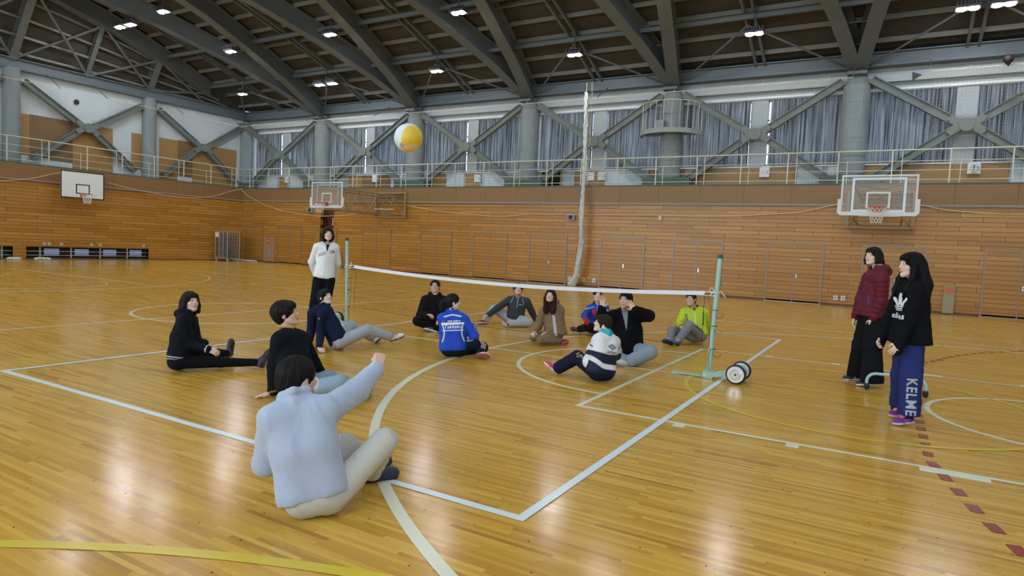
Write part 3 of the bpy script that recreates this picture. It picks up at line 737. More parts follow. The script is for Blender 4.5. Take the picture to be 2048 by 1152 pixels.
# ---- joints of every person, metres in the hall's frame
POSE = {
'P1': {'pel':[-2.655,2.516,0.11],'neck':[-2.816,2.518,0.604],'head':[-2.937,2.639,0.707],'shL':[-2.875,2.415,0.525],'shR':[-2.694,2.626,0.558],'elL':[-2.949,2.437,0.256],'elR':[-2.728,2.897,0.618],'wrL':[-2.848,2.665,0.236],'wrR':[-2.75,3.116,0.737],'hdL':[-2.808,2.735,0.256],'hdR':[-2.779,3.164,0.808],'hipL':[-2.747,2.5,0.093],'hipR':[-2.604,2.593,0.089],'knL':[-2.787,2.879,0.27],'knR':[-2.501,2.904,0.353],'anL':[-2.838,3.222,0.07],'anR':[-2.736,3.063,0.07],'toL':[-2.905,3.414,0.05],'toR':[-2.703,3.182,0.04]},
'P2': {'pel':[-4.696,4.265,0.11],'neck':[-4.945,4.307,0.615],'head':[-4.975,4.303,0.787],'shL':[-4.957,4.473,0.535],'shR':[-4.872,4.146,0.563],'elL':[-4.919,4.594,0.285],'elR':[-4.964,4.172,0.299],'wrL':[-4.906,4.756,0.094],'wrR':[-4.963,4.155,0.05],'hdL':[-4.898,4.832,0.047],'hdR':[-5.029,4.101,0.03],'hipL':[-4.776,4.314,0.095],'hipR':[-4.632,4.196,0.098],'knL':[-4.809,4.706,0.129],'knR':[-4.246,4.309,0.219],'anL':[-4.536,4.767,0.06],'anR':[-4.31,4.674,0.07],'toL':[-4.494,4.865,0.05],'toR':[-4.391,4.824,0.062]},
'P3': {'pel':[-6.684,4.307,0.11],'neck':[-6.687,4.408,0.622],'head':[-6.68,4.443,0.76],'shL':[-6.788,4.53,0.537],'shR':[-6.568,4.284,0.565],'elL':[-6.645,4.5,0.306],'elR':[-6.58,4.368,0.305],'wrL':[-6.771,4.704,0.257],'wrR':[-6.38,4.47,0.255],'hdL':[-6.744,4.736,0.234],'hdR':[-6.341,4.516,0.227],'hipL':[-6.756,4.365,0.116],'hipR':[-6.603,4.261,0.115],'knL':[-6.7,4.745,0.148],'knR':[-6.365,4.61,0.097],'anL':[-6.816,5.029,0.09],'anR':[-6.139,4.942,0.08],'toL':[-6.816,5.061,0.208],'toR':[-6.105,5.008,0.174]},
'P4': {'pel':[-6.52,6.56,0.11],'neck':[-6.724,6.416,0.581],'head':[-6.703,6.455,0.719],'shL':[-6.876,6.399,0.485],'shR':[-6.603,6.313,0.495],'elL':[-6.942,6.445,0.224],'elR':[-6.662,6.358,0.232],'wrL':[-6.827,6.305,0.06],'wrR':[-6.55,6.226,0.06],'hdL':[-6.787,6.305,0.03],'hdR':[-6.448,6.183,0.03],'hipL':[-6.584,6.624,0.131],'hipR':[-6.446,6.505,0.117],'knL':[-6.71,6.988,0.271],'knR':[-6.239,6.819,0.281],'anL':[-6.524,7.274,0.08],'anR':[-6.078,7.13,0.173],'toL':[-6.609,7.479,0.05],'toR':[-5.941,7.25,0.212]},
'P5': {'pel':[-8.328,7.985,0.875],'neck':[-8.296,8.024,1.448],'head':[-8.205,7.93,1.608],'shL':[-8.207,8.112,1.377],'shR':[-8.416,7.894,1.372],'elL':[-8.245,8.219,1.11],'elR':[-8.543,7.898,1.112],'wrL':[-8.388,8.274,0.901],'wrR':[-8.59,8.027,0.892],'hdL':[-8.462,8.195,0.872],'hdR':[-8.525,8.093,0.861],'hipL':[-8.26,8.048,0.81],'hipR':[-8.385,7.918,0.804],'knL':[-8.292,7.985,0.38],'knR':[-8.339,7.807,0.386],'anL':[-8.146,7.74,0.08],'anR':[-8.552,7.986,0.08],'toL':[-8.024,7.669,0.04],'toR':[-8.443,7.864,0.04]},
'P6': {'pel':[-6.947,9.269,0.12],'neck':[-6.866,9.19,0.603],'head':[-6.878,9.196,0.769],'shL':[-6.726,9.284,0.53],'shR':[-6.959,9.044,0.532],'elL':[-6.671,9.302,0.253],'elR':[-7.0,8.968,0.262],'wrL':[-6.619,9.057,0.212],'wrR':[-6.768,8.88,0.306],'hdL':[-6.597,8.971,0.195],'hdR':[-6.681,8.851,0.307],'hipL':[-6.89,9.311,0.122],'hipR':[-7.003,9.226,0.118],'knL':[-6.507,9.216,0.179],'knR':[-6.95,8.836,0.183],'anL':[-6.688,9.015,0.07],'anR':[-6.762,9.028,0.07],'toL':[-6.756,8.964,0.05],'toR':[-6.722,9.105,0.05]},
'P7': {'pel':[-5.021,7.18,0.12],'neck':[-5.077,7.203,0.603],'head':[-5.078,7.218,0.745],'shL':[-5.177,7.117,0.518],'shR':[-4.939,7.283,0.508],'elL':[-5.205,7.26,0.298],'elR':[-4.802,7.344,0.291],'wrL':[-5.029,7.388,0.388],'wrR':[-4.94,7.488,0.416],'hdL':[-4.959,7.44,0.425],'hdR':[-4.986,7.554,0.441],'hipL':[-5.107,7.163,0.105],'hipR':[-4.941,7.232,0.11],'knL':[-4.79,7.339,0.186],'knR':[-4.814,7.581,0.112],'anL':[-4.986,7.602,0.14],'anR':[-4.683,7.346,0.08],'toL':[-4.958,7.531,0.2],'toR':[-4.529,7.306,0.07]},
'P8': {'pel':[-6.306,11.082,0.12],'neck':[-6.287,11.13,0.535],'head':[-6.24,11.032,0.7],'shL':[-6.126,11.211,0.465],'shR':[-6.436,11.038,0.478],'elL':[-6.09,11.377,0.246],'elR':[-6.574,10.849,0.321],'wrL':[-6.058,11.525,0.051],'wrR':[-6.696,10.68,0.181],'hdL':[-6.046,11.593,-0.004],'hdR':[-6.724,10.6,0.154],'hipL':[-6.237,11.12,0.114],'hipR':[-6.373,11.042,0.107],'knL':[-5.892,10.89,0.093],'knR':[-6.751,11.007,0.275],'anL':[-6.181,10.622,0.07],'anR':[-6.738,10.664,0.08],'toL':[-6.39,10.73,0.06],'toR':[-6.803,10.463,0.05]},
'P9': {'pel':[-4.546,9.317,0.2],'neck':[-4.632,9.316,0.635],'head':[-4.608,9.2,0.778],'shL':[-4.517,9.363,0.553],'shR':[-4.743,9.247,0.524],'elL':[-4.494,9.325,0.297],'elR':[-4.81,9.211,0.275],'wrL':[-4.61,9.144,0.209],'wrR':[-4.754,8.993,0.215],'hdL':[-4.642,9.069,0.189],'hdR':[-4.738,8.915,0.193],'hipL':[-4.494,9.34,0.187],'hipR':[-4.566,9.235,0.173],'knL':[-4.642,8.991,0.093],'knR':[-4.937,9.307,0.078],'anL':[-4.431,9.296,0.07],'anR':[-4.59,9.438,0.07],'toL':[-4.396,9.448,0.05],'toR':[-4.584,9.709,0.06]},
'P10': {'pel':[-4.585,11.056,0.12],'neck':[-4.586,11.094,0.542],'head':[-4.575,11.042,0.72],'shL':[-4.447,11.145,0.496],'shR':[-4.706,11.036,0.47],'elL':[-4.341,10.98,0.325],'elR':[-4.708,10.806,0.348],'wrL':[-4.425,10.775,0.394],'wrR':[-4.597,10.605,0.309],'hdL':[-4.451,10.698,0.414],'hdR':[-4.549,10.542,0.283],'hipL':[-4.526,11.08,0.115],'hipR':[-4.643,11.03,0.107],'knL':[-4.25,10.858,0.212],'knR':[-4.573,10.65,0.164],'anL':[-4.474,10.822,0.07],'anR':[-4.834,10.902,0.08],'toL':[-4.612,10.872,0.06],'toR':[-4.926,10.907,0.07]},
'P11': {'pel':[-3.084,8.683,0.13],'neck':[-3.177,8.703,0.692],'head':[-3.143,8.604,0.862],'shL':[-3.009,8.755,0.64],'shR':[-3.314,8.643,0.62],'elL':[-2.793,8.581,0.676],'elR':[-3.394,8.378,0.577],'wrL':[-2.922,8.385,0.762],'wrR':[-3.329,8.217,0.757],'hdL':[-2.997,8.365,0.845],'hdR':[-3.323,8.209,0.846],'hipL':[-3.017,8.712,0.17],'hipR':[-3.159,8.66,0.159],'knL':[-2.704,8.474,0.2],'knR':[-3.296,8.291,0.129],'anL':[-2.917,8.33,0.07],'anR':[-3.014,8.286,0.07],'toL':[-2.997,8.224,0.06],'toR':[-3.082,8.243,0.06]},
'P12': {'pel':[-2.84,7.071,0.12],'neck':[-2.818,7.139,0.553],'head':[-2.919,7.248,0.664],'shL':[-2.905,7.089,0.453],'shR':[-2.763,7.271,0.456],'elL':[-2.99,7.041,0.212],'elR':[-2.804,7.45,0.272],'wrL':[-3.041,7.209,0.364],'wrR':[-3.031,7.494,0.29],'hdL':[-3.076,7.271,0.408],'hdR':[-3.104,7.502,0.33],'hipL':[-2.881,7.051,0.105],'hipR':[-2.775,7.096,0.119],'knL':[-3.198,7.189,0.229],'knR':[-3.06,7.356,0.184],'anL':[-3.386,7.058,0.09],'anR':[-2.776,7.134,0.09],'toL':[-3.494,7.012,0.131],'toR':[-2.759,7.271,0.06]},
'P13': {'pel':[-2.844,11.488,0.12],'neck':[-2.958,11.614,0.58],'head':[-2.997,11.518,0.751],'shL':[-2.786,11.649,0.512],'shR':[-3.11,11.566,0.506],'elL':[-2.762,11.837,0.295],'elR':[-3.13,11.365,0.313],'wrL':[-2.739,12.005,0.1],'wrR':[-3.046,11.13,0.289],'hdL':[-2.715,11.998,0.03],'hdR':[-2.999,11.054,0.291],'hipL':[-2.77,11.506,0.118],'hipR':[-2.917,11.468,0.105],'knL':[-2.906,11.164,0.32],'knR':[-3.197,11.17,0.2],'anL':[-2.99,10.855,0.08],'anR':[-3.118,10.797,0.08],'toL':[-3.0,10.686,0.071],'toR':[-3.173,10.637,0.09]},
'P14': {'pel':[-0.166,9.349,0.915],'neck':[-0.132,9.355,1.441],'head':[-0.194,9.352,1.62],'shL':[-0.075,9.205,1.353],'shR':[-0.222,9.477,1.339],'elL':[-0.061,9.188,1.078],'elR':[-0.286,9.458,1.066],'wrL':[-0.136,9.172,0.843],'wrR':[-0.343,9.441,0.822],'hdL':[-0.151,9.165,0.761],'hdR':[-0.355,9.436,0.763],'hipL':[-0.141,9.262,0.892],'hipR':[-0.204,9.425,0.875],'knL':[-0.116,9.202,0.481],'knR':[-0.248,9.373,0.466],'anL':[-0.092,9.146,0.09],'anR':[-0.259,9.496,0.09],'toL':[-0.208,9.118,0.04],'toR':[-0.358,9.474,0.04]},
'P15': {'pel':[0.219,7.348,0.895],'neck':[0.209,7.359,1.373],'head':[0.173,7.36,1.53],'shL':[0.243,7.205,1.289],'shR':[0.12,7.465,1.261],'elL':[0.181,7.142,1.023],'elR':[0.041,7.442,1.002],'wrL':[0.124,7.085,0.786],'wrR':[-0.03,7.422,0.772],'hdL':[0.096,7.023,0.732],'hdR':[-0.052,7.351,0.727],'hipL':[0.243,7.261,0.876],'hipR':[0.186,7.424,0.855],'knL':[0.245,7.21,0.474],'knR':[0.179,7.476,0.453],'anL':[0.258,7.24,0.09],'anR':[0.188,7.606,0.09],'toL':[0.129,7.117,0.04],'toR':[0.07,7.35,0.04]},
}
# ================================================================ sculpting: rounded forms blended into one skin
class Form:
    """a list of tapered capsules, ellipsoids and boxes melted together and skinned as one mesh"""
    def __init__(s): s.p = []
    def cone(s, a, b, ra, rb, k=.02, c=0, sub=False, quilt=0.0, q=.06, flat=None):
        s.p.append(dict(t=0, a=np.array(a, float), b=np.array(b, float), ra=ra, rb=rb, k=k, c=c, sub=sub, quilt=quilt, q=q)); return s
    def chain(s, pts, rs, k=.02, c=0, **kw):
        for i in range(len(pts)-1): s.cone(pts[i], pts[i+1], rs[i], rs[i+1], k, c, **kw)
        return s
    def ell(s, c0, r, R=None, k=.02, c=0, sub=False):
        s.p.append(dict(t=1, o=np.array(c0, float), r=np.array(r, float), R=np.eye(3) if R is None else np.array(R, float), k=k, c=c, sub=sub)); return s
    def box(s, c0, h, R=None, rd=.01, k=.01, c=0, sub=False):
        s.p.append(dict(t=2, o=np.array(c0, float), r=np.array(h, float)-rd, rd=rd, R=np.eye(3) if R is None else np.array(R, float), k=k, c=c, sub=sub)); return s
    @staticmethod
    def dist(q, P):
        if q['t'] == 0:
            pa = P-q['a']; ba = q['b']-q['a']; L2 = ba@ba+1e-12
            h = np.clip((pa@ba)/L2, 0, 1)
            d = np.sqrt(((pa-h[..., None]*ba)**2).sum(-1))-(q['ra']+(q['rb']-q['ra'])*h)
            if q['quilt']:
                t = h*math.sqrt(L2)/q['q']; d = d+q['quilt']*(1-np.abs(np.sin(t*PI)))**2
            return d
        x = (P-q['o'])@q['R']
        if q['t'] == 1:
            k0 = np.sqrt(((x/q['r'])**2).sum(-1)); k1 = np.sqrt(((x/q['r']**2)**2).sum(-1))+1e-9
            return k0*(k0-1)/k1
        w = np.abs(x)-q['r']
        return np.sqrt((np.maximum(w, 0)**2).sum(-1))+np.minimum(w.max(-1), 0)-q['rd']
    def bounds(s):
        lo = np.full(3, 1e9); hi = -lo
        for q in s.p:
            if q['sub']: continue
            if q['t'] == 0:
                r = max(q['ra'], q['rb']); l = np.minimum(q['a'], q['b'])-r; h = np.maximum(q['a'], q['b'])+r
            else:
                r = np.abs(q['R'])@(q['r']+q.get('rd', 0)); l = q['o']-r; h = q['o']+r
            lo = np.minimum(lo, l); hi = np.maximum(hi, h)
        return lo-.03, hi+.03
    def comb(s, D, d, q):
        k = q['k']
        if q['sub']:
            e = -d; h = np.clip(.5-.5*(e-D)/k, 0, 1) if False else None
            m = np.maximum(k-np.abs(D-e), 0)/k
            return np.maximum(D, e)+m*m*k*.25
        m = np.maximum(k-np.abs(D-d), 0)/k
        return np.minimum(D, d)-m*m*k*.25
    def skin(s, vox, disp=None):
        B = 8; S = B*vox; lo, hi = s.bounds(); n = np.ceil((hi-lo)/S).astype(int)
        g = np.stack(np.meshgrid(*[np.arange(i) for i in n], indexing='ij'), -1).reshape(-1, 3)
        C = lo+(g+.5)*S; rad = S*.87
        per = [s.dist(q, C) for q in s.p]
        D = np.full(len(C), 1e3)
        for q, d in zip(s.p, per): D = s.comb(D, d, q)
        keep = np.abs(D) < rad*1.25+.02
        g = g[keep]; C = C[keep]; Dc = D[keep]; per = [d[keep] for d in per]
        off = np.stack(np.meshgrid(*[np.arange(B+1)]*3, indexing='ij'), -1).reshape(-1, 3)
        V = np.full((len(g), len(off)), 1e3)
        base = lo+g*S
        for q, d in zip(s.p, per):
            sel = np.nonzero(d-rad < (np.abs(Dc)+rad+q['k'] if not q['sub'] else .03+q['k']))[0]
            if len(sel) == 0: continue
            P = base[sel][:, None, :]+off[None]*vox
            V[sel] = s.comb(V[sel], s.dist(q, P), q)
        if disp is not None:
            P = base[:, None, :]+off[None]*vox
            near = np.abs(V) < .05
            V = np.where(near, V+disp(P), V)
        V = V.reshape(len(g), B+1, B+1, B+1)
        # surface nets
        ins = V < 0
        c8 = [(i, j, k) for i in (0, 1) for j in (0, 1) for k in (0, 1)]
        cnt = sum(ins[:, i:i+B, j:j+B, k:k+B].astype(np.int8) for i, j, k in c8)
        bi, x, y, z = np.nonzero((cnt > 0) & (cnt < 8))
        val = np.stack([V[bi, x+i, y+j, z+k] for i, j, k in c8], 1)
        acc = np.zeros((len(bi), 3)); num = np.zeros(len(bi))
        for a in range(8):
            for b in range(a+1, 8):
                if sum(abs(c8[a][m]-c8[b][m]) for m in range(3)) != 1: continue
                va, vb = val[:, a], val[:, b]; m = (va < 0) != (vb < 0)
                t = np.where(m, va/(va-vb+1e-12*(va == vb)), 0)
                pa = np.array(c8[a], float); pb = np.array(c8[b], float)
                acc += m[:, None]*(pa+(pb-pa)*t[:, None]); num += m
        G = g[bi]*B+np.stack([x, y, z], 1)
        verts = lo+(G+acc/num[:, None])*vox
        N = n*B+2
        key = lambda q: (q[:, 0]*N[1]+q[:, 1])*N[2]+q[:, 2]
        kk = key(G); order = np.argsort(kk); sk = kk[order]
        faces = []
        for ax in range(3):
            u, v = (ax+1) % 3, (ax+2) % 3
            sl0 = ins[:, :B, :B, :B]; o = [0, 0, 0]; o[ax] = 1
            sl1 = ins[:, o[0]:o[0]+B, o[1]:o[1]+B, o[2]:o[2]+B]
            bi2, x2, y2, z2 = np.nonzero(sl0 != sl1)
            E0 = g[bi2]*B+np.stack([x2, y2, z2], 1); flip = sl0[bi2, x2, y2, z2]
            ids = []; ok = np.ones(len(E0), bool)
            for du, dv in ((0, 0), (-1, 0), (-1, -1), (0, -1)):
                Q = E0.copy(); Q[:, u] += du; Q[:, v] += dv
                q = key(Q); i = np.searchsorted(sk, q); i = np.minimum(i, len(sk)-1)
                ok &= sk[i] == q; ids.append(order[i])
            F = np.stack(ids, 1)
            F = np.where(flip[:, None], F, F[:, ::-1])[ok]
            faces.append(F)
        F = np.concatenate(faces)
        return verts, F
    def tint(s, P, cols, soft=.004):
        best = np.full(len(P), 1e9); idx = np.zeros(len(P), int)
        for q in s.p:
            if q['sub']: continue
            d = s.dist(q, P); m = d < best; best = np.where(m, d, best); idx = np.where(m, q['c'], idx)
        return np.array(cols)[idx]
    def build(s, name, m, parent=None, vox=.007, disp=None, cols=None, paint=None, head=None, origin=None, cut=None):
        v, F = s.skin(vox, disp)
        O = np.array(origin if origin is not None else (0, 0, 0), float)
        me = bpy.data.meshes.new(name)
        me.vertices.add(len(v)); me.vertices.foreach_set('co', (v-O).astype(np.float32).ravel())
        me.loops.add(len(F)*4); me.loops.foreach_set('vertex_index', F.astype(np.int32).ravel())
        me.polygons.add(len(F)); me.polygons.foreach_set('loop_start', np.arange(0, len(F)*4, 4, dtype=np.int32))
        try: me.polygons.foreach_set('loop_total', np.full(len(F), 4, dtype=np.int32))
        except Exception: pass
        me.polygons.foreach_set('use_smooth', np.ones(len(F), bool))
        me.update(calc_edges=True)
        me.materials.append(m)
        if cols is not None or paint is not None:
            c = s.tint(v, cols if cols is not None else [(.5, .5, .5)])
            if paint: c = paint(v, c)
            a = me.color_attributes.new('Col', 'FLOAT_COLOR', 'POINT')
            a.data.foreach_set('color', np.concatenate([c, np.ones((len(c), 1))], 1).astype(np.float32).ravel())
        if head is not None:
            o, R = head
            a = me.attributes.new('hl', 'FLOAT_VECTOR', 'POINT')
            a.data.foreach_set('vector', ((v-o)@R).astype(np.float32).ravel())
        ob = bpy.data.objects.new(name, me); COL.objects.link(ob)
        ob.location = O
        if parent:
            ob.parent = parent; ob.matrix_parent_inverse = Matrix.Identity(4)
            ob.location = O-wloc(parent)
        return ob

def wloc(o):
    v = np.zeros(3)
    while o: v = v+np.array(o.location); o = o.parent
    return v

def unit(v):
    v = np.array(v, float); return v/(np.linalg.norm(v)+1e-12)
def ortho(F, U):
    F = unit(F); S_ = unit(np.cross(F, U)); U2 = np.cross(S_, F)
    return np.stack([S_, F, U2], 1)          # columns: person's right, forward, up

# ---- cloth, skin and hair materials
def cloth_mat(name, rough=.9, sheen=.0, bump=.3, scale=260.0, spec=.12):
    m = mat(name, (.5, .5, .5), rough, spec=spec, sheen=sheen); k = NT(m)
    a = k.n('ShaderNodeVertexColor'); a.layer_name = 'Col'
    k.t.links.new(a.outputs[0], k.bsdf.inputs['Base Color'])
    P, g = k.xyz()
    n = k.noise(g.outputs['Position'], scale, 2.0)
    n2 = k.noise(g.outputs['Position'], 14.0, 3.0)
    k.bump(k.math('ADD', k.math('MULTIPLY', n, .25), n2), bump, .008)
    return m
M['cloth'] = cloth_mat('woven cloth')
M['fleece'] = cloth_mat('soft fleece', .95, .35, .3, 320)
M['nylon'] = cloth_mat('smooth nylon', .6, 0, .3, 60, .25)
M['shoe'] = cloth_mat('shoe upper', .55, 0, .1, 300, .5)

def skin_mat():
    m = mat('skin', (.6, .4, .3), .5); k = NT(m); b = k.bsdf
    b.inputs['Subsurface Weight'].default_value = .12; b.inputs['Subsurface Radius'].default_value = (.012, .005, .003)
    c = k.n('ShaderNodeVertexColor'); c.layer_name = 'Col'
    a = k.n('ShaderNodeAttribute'); a.attribute_name = 'hl'
    x = k.n('ShaderNodeSeparateXYZ'); k.t.links.new(a.outputs['Vector'], x.inputs[0]); s_, f_, u_ = x.outputs
    front = k.math('MULTIPLY', k.math('GREATER_THAN', f_, .045), k.math('LESS_THAN', f_, .125))
    ax = k.math('ABSOLUTE', s_)
    def ell(cx, cu, rx, ru, use=ax, soft=.25):
        dx = k.math('DIVIDE', k.math('SUBTRACT', use, cx), rx); du = k.math('DIVIDE', k.math('SUBTRACT', u_, cu), ru)
        d = k.math('ADD', k.math('MULTIPLY', dx, dx), k.math('MULTIPLY', du, du))
        v = k.math('DIVIDE', k.math('SUBTRACT', 1+soft, d), soft*2, clamp=True)
        return k.math('MULTIPLY', v, front)
    col = c.outputs[0]
    blush = k.math('MULTIPLY', ell(.040, -.030, .026, .022, soft=.9), .22)
    col = k.mix(blush, col, (.62, .22, .17))
    # brows slope a little
    brow_u = k.math('SUBTRACT', u_, k.math('MULTIPLY', ax, -.08))
    col = k.mix(k.math('MULTIPLY', ell(.032, .026, .019, .0036), .85), col, (.03, .02, .015))
    col = k.mix(ell(.031, .0045, .0150, .0062), col, (.05, .03, .025))      # lash line
    col = k.mix(ell(.031, .0030, .0132, .0048), col, (.62, .60, .58))
    col = k.mix(ell(.031, .0034, .0052, .0052), col, (.012, .008, .006))
    col = k.mix(k.math('MULTIPLY', ell(.0075, -.037, .0035, .0022), .6), col, (.15, .05, .04))
    w = k.math('MULTIPLY', k.math('MULTIPLY', s_, s_), 9.0)
    mu = k.math('SUBTRACT', u_, w)                                          # mouth corners lifted
    def mouth(cu, rx, ru, soft=.25):
        dx = k.math('DIVIDE', s_, rx); du = k.math('DIVIDE', k.math('SUBTRACT', mu, cu), ru)
        d = k.math('ADD', k.math('MULTIPLY', dx, dx), k.math('MULTIPLY', du, du))
        return k.math('MULTIPLY', k.math('DIVIDE', k.math('SUBTRACT', 1+soft, d), soft*2, clamp=True), front)
    col = k.mix(k.math('MULTIPLY', mouth(-.0645, .0265, .0105), .8), col, (.50, .13, .11))
    col = k.mix(mouth(-.0640, .0200, .0058), col, (.10, .02, .02))
    col = k.mix(mouth(-.0625, .0185, .0040), col, (.72, .70, .66))
    k.t.links.new(col, b.inputs['Base Color'])
    return m
M['skin'] = skin_mat()

def hair_mat():
    m = mat('hair', (.02, .015, .013), .5, spec=.12); k = NT(m)
    c = k.n('ShaderNodeVertexColor'); c.layer_name = 'Col'
    k.t.links.new(c.outputs[0], k.bsdf.inputs['Base Color'])
    a = k.n('ShaderNodeAttribute'); a.attribute_name = 'hl'
    x = k.n('ShaderNodeSeparateXYZ'); k.t.links.new(a.outputs['Vector'], x.inputs[0]); s_, f_, u_ = x.outputs
    ang = k.math('ARCTAN2', s_, f_)
    n = k.noise(k.comb(k.math('MULTIPLY', ang, 22.0), k.math('MULTIPLY', u_, 14.0), 0.0), 1.0, 3.0, .7)
    k.bump(n, .8, .006)
    return m
M['hair'] = hair_mat()
SK_M, SK_W = (.66, .43, .335), (.75, .545, .46)
# ================================================================ people
UP = np.array([0, 0, 1.])
CR, CA = np.array([.866, .5, 0]), np.array([-.5, .866, 0])      # ground directions: along the picture, away from it
def wdir(x, y, z=0): return unit(CR*x+CA*y+UP*z)

def add_hand(B, w, D, N, right, k=1.0, pose='flat', c=0, spread=1.0):
    """wrist, finger direction, palm normal"""
    D = unit(D); N = unit(N-D*(N@D)); T = np.cross(D, N)*(1 if right else -1)
    thick = .011*k
    kn = w+D*.085*k
    for t in (-.026, -.009, .009, .026):
        B.cone(w+T*t*.75*k+D*.012*k, kn+T*t*1.05*k-D*abs(t)*.25*k, .0150*k, .0115*k, .009, c)
        B.ell(kn+T*t*1.05*k-D*abs(t)*.25*k-N*.002*k, np.array([.0118]*3)*k, None, .004, c)
    B.cone(w+T*.012*k+D*.02*k+N*.006*k, w+T*.030*k+D*.045*k+N*.010*k, .016*k, .013*k, .012, c)
    curl = {'flat': (.06, .08, .05), 'relaxed': (.45, .5, .35), 'fist': (1.45, 1.65, 1.1), 'grip': (1.0, .9, .6), 'open': (-.05, .12, .1)}[pose]
    L = (.070, .079, .073, .056)
    for i in range(4):
        t = (.028, .0095, -.0095, -.027)[i]
        sp = (.13, .03, -.07, -.17)[i]*spread*(1 if pose in ('flat', 'open', 'relaxed') else .2)
        q = kn+T*t*1.05*k-D*abs(t)*.25*k; a = 0; r = .0095 if i < 3 else .0082
        base = unit(D+T*sp)
        for j, fr in enumerate((.46, .30, .24)):
            a += curl[j]*(1+.06*i)
            d = base*math.cos(a)+N*math.sin(a)
            q2 = q+d*L[i]*fr*k
            B.cone(q, q2, (r-.0007*j)*k, (r-.0007*(j+1))*k, .004, c); q = q2
    q = w+T*.026*k+D*.022*k
    if pose == 'fist': ds = [unit(T*.35+D*.75+N*.65), unit(D*.35+N*.6-T*.6)]
    elif pose in ('grip', 'relaxed'): ds = [unit(T*.75+D*.75+N*.4), unit(T*.25+D*.9+N*.35)]
    else: ds = [unit(T*.85+D*.62+N*.12), unit(T*.45+D*.9+N*.05)]
    for d, l, r in zip(ds, (.038, .030), (.0115, .0098)):
        q2 = q+d*l*k; B.cone(q, q2, r*k, (r-.0012)*k, .007, c); q = q2

def add_head(B, o, R, k=1.0, man=True, c=0):
    X = lambda s, f, u: o+R@(np.array([s, f, u])*k)
    B.ell(X(0, -.012, .025), np.array([.075, .094, .088])*k, R, .01, c)
    B.ell(X(0, .026, -.040), np.array([.060, .060, .074])*k, R, .02, c)
    for s in (-1, 1):
        B.cone(X(s*.050, .005, -.060), X(s*.018, .060, -.098), .020*k, .017*k, .02, c)
        B.ell(X(s*.036, .054, -.030), np.array([.024, .024, .022])*k, R, .015, c)
        B.ell(X(s*.0765, -.010, -.010), np.array([.009, .018, .029])*k, R, .006, c)
        B.ell(X(s*.031, .094, .004), np.array([.016, .016, .010])*k, R, .010, c, sub=True)
        B.ell(X(s*.031, .076, .003), np.array([.014, .012, .010])*k, R, .006, c)
        B.ell(X(s*.010, .092, -.033), np.array([.007, .009, .007])*k, R, .005, c)
    B.cone(X(0, .062, -.100), X(0, .066, -.098), .019*k, .017*k, .015, c)
    B.cone(X(-.030, .074, .026), X(.030, .074, .026), .011*k, .011*k, .012, c)
    B.cone(X(0, .080, .008), X(0, .099, -.028), .007*k, .0088*k, .008, c)
    B.ell(X(0, .080, -.060), np.array([.024, .012, .007])*k, R, .006, c)
    B.ell(X(0, .078, -.069), np.array([.020, .012, .007])*k, R, .006, c)

def hair_form(Hr, o, R, k, style):
    X = lambda s, f, u: o+R@(np.array([s, f, u])*k)
    A3 = lambda *a: np.array(a)*k
    full = style in ('bob', 'long', 'bobcut', 'verylong')
    Hr.ell(X(0, -.016, .030), A3(.088, .104, .096), R, .01)
    if style in ('short', 'mop', 'crop', 'pony', 'fringe'):
        Hr.ell(X(0, -.050, -.015), A3(.080, .070, .070), R, .02)
    if style == 'crop': Hr.ell(X(0, -.050, -.072), A3(.068, .052, .070), R, .02)
    if style == 'mop':
        Hr.ell(X(0, -.025, .035), A3(.100, .112, .100), R, .02)
        Hr.ell(X(0, .045, .060), A3(.078, .055, .045), R, .02)
        for s in (-1, 1): Hr.cone(X(s*.080, .020, .03), X(s*.080, .012, -.035), .018*k, .012*k, .015)
    if style == 'fringe':
        Hr.ell(X(0, .050, .055), A3(.074, .048, .040), R, .02)
        for s in (-1, 1): Hr.cone(X(s*.078, .020, .03), X(s*.077, .015, -.050), .016*k, .010*k, .015)
        Hr.ell(X(0, -.055, -.045), A3(.075, .060, .060), R, .02)
    if full:
        d = {'bob': -.10, 'bobcut': -.125, 'long': -.26, 'verylong': -.33}[style]
        for s in (-1, 1):
            Hr.chain([X(s*.074, .012, .03), X(s*.083, .012, -.05), X(s*.078, .018, d)], [.024*k, .026*k, .020*k], .02)
            w_ = .068 if style == 'verylong' else .050
            vl = style == 'verylong'
            Hr.chain([X(s*.050, -.060, .0), X(s*.062, -.105 if vl else -.060, d*(.55 if vl else .8)), X(s*.058, -.125 if vl else -.07, d)], [(.056 if vl else .050)*k, w_*k, .046*k], .03)
            if vl: Hr.chain([X(s*.083, .010, -.05), X(s*.100, .035, -.14), X(s*.095, .070, -.24), X(s*.085, .085, -.30)], [.026*k, .028*k, .022*k, .010*k], .02)
        Hr.ell(X(0, -.065, d*.45), A3(.070, .048, .085), R, .03)
        Hr.ell(X(0, .052, .062), A3(.068, .042, .036), R, .02)
    # open the face
    if style in ('mop', 'fringe', 'bob', 'bobcut', 'long', 'verylong'):
        Hr.ell(X(0, .105, -.055), A3(.064, .085, .094), R, .012, sub=True)
    else:
        Hr.ell(X(0, .110, -.040), A3(.076, .080, .094), R, .012, sub=True)
    if style in ('short', 'crop', 'mop', 'pony'):
        Hr.box(X(0, .03, -.145 if style != 'crop' else -.190), A3(.12, .10, .055), R, .01, .02, sub=True)
        for s in (-1, 1): Hr.ell(X(s*.087, .010, -.045 if style != 'crop' else -.032), A3(.024, .045, .050), R, .012, sub=True)
    if style == 'pony':
        Hr.ell(X(0, -.125, .030), A3(.026, .022, .026), R, .01)
        Hr.chain([X(0, -.135, .030), X(.0, -.175, -.02), X(0, -.170, -.095), X(0, -.150, -.150)], [.024*k, .034*k, .030*k, .012*k], .02)

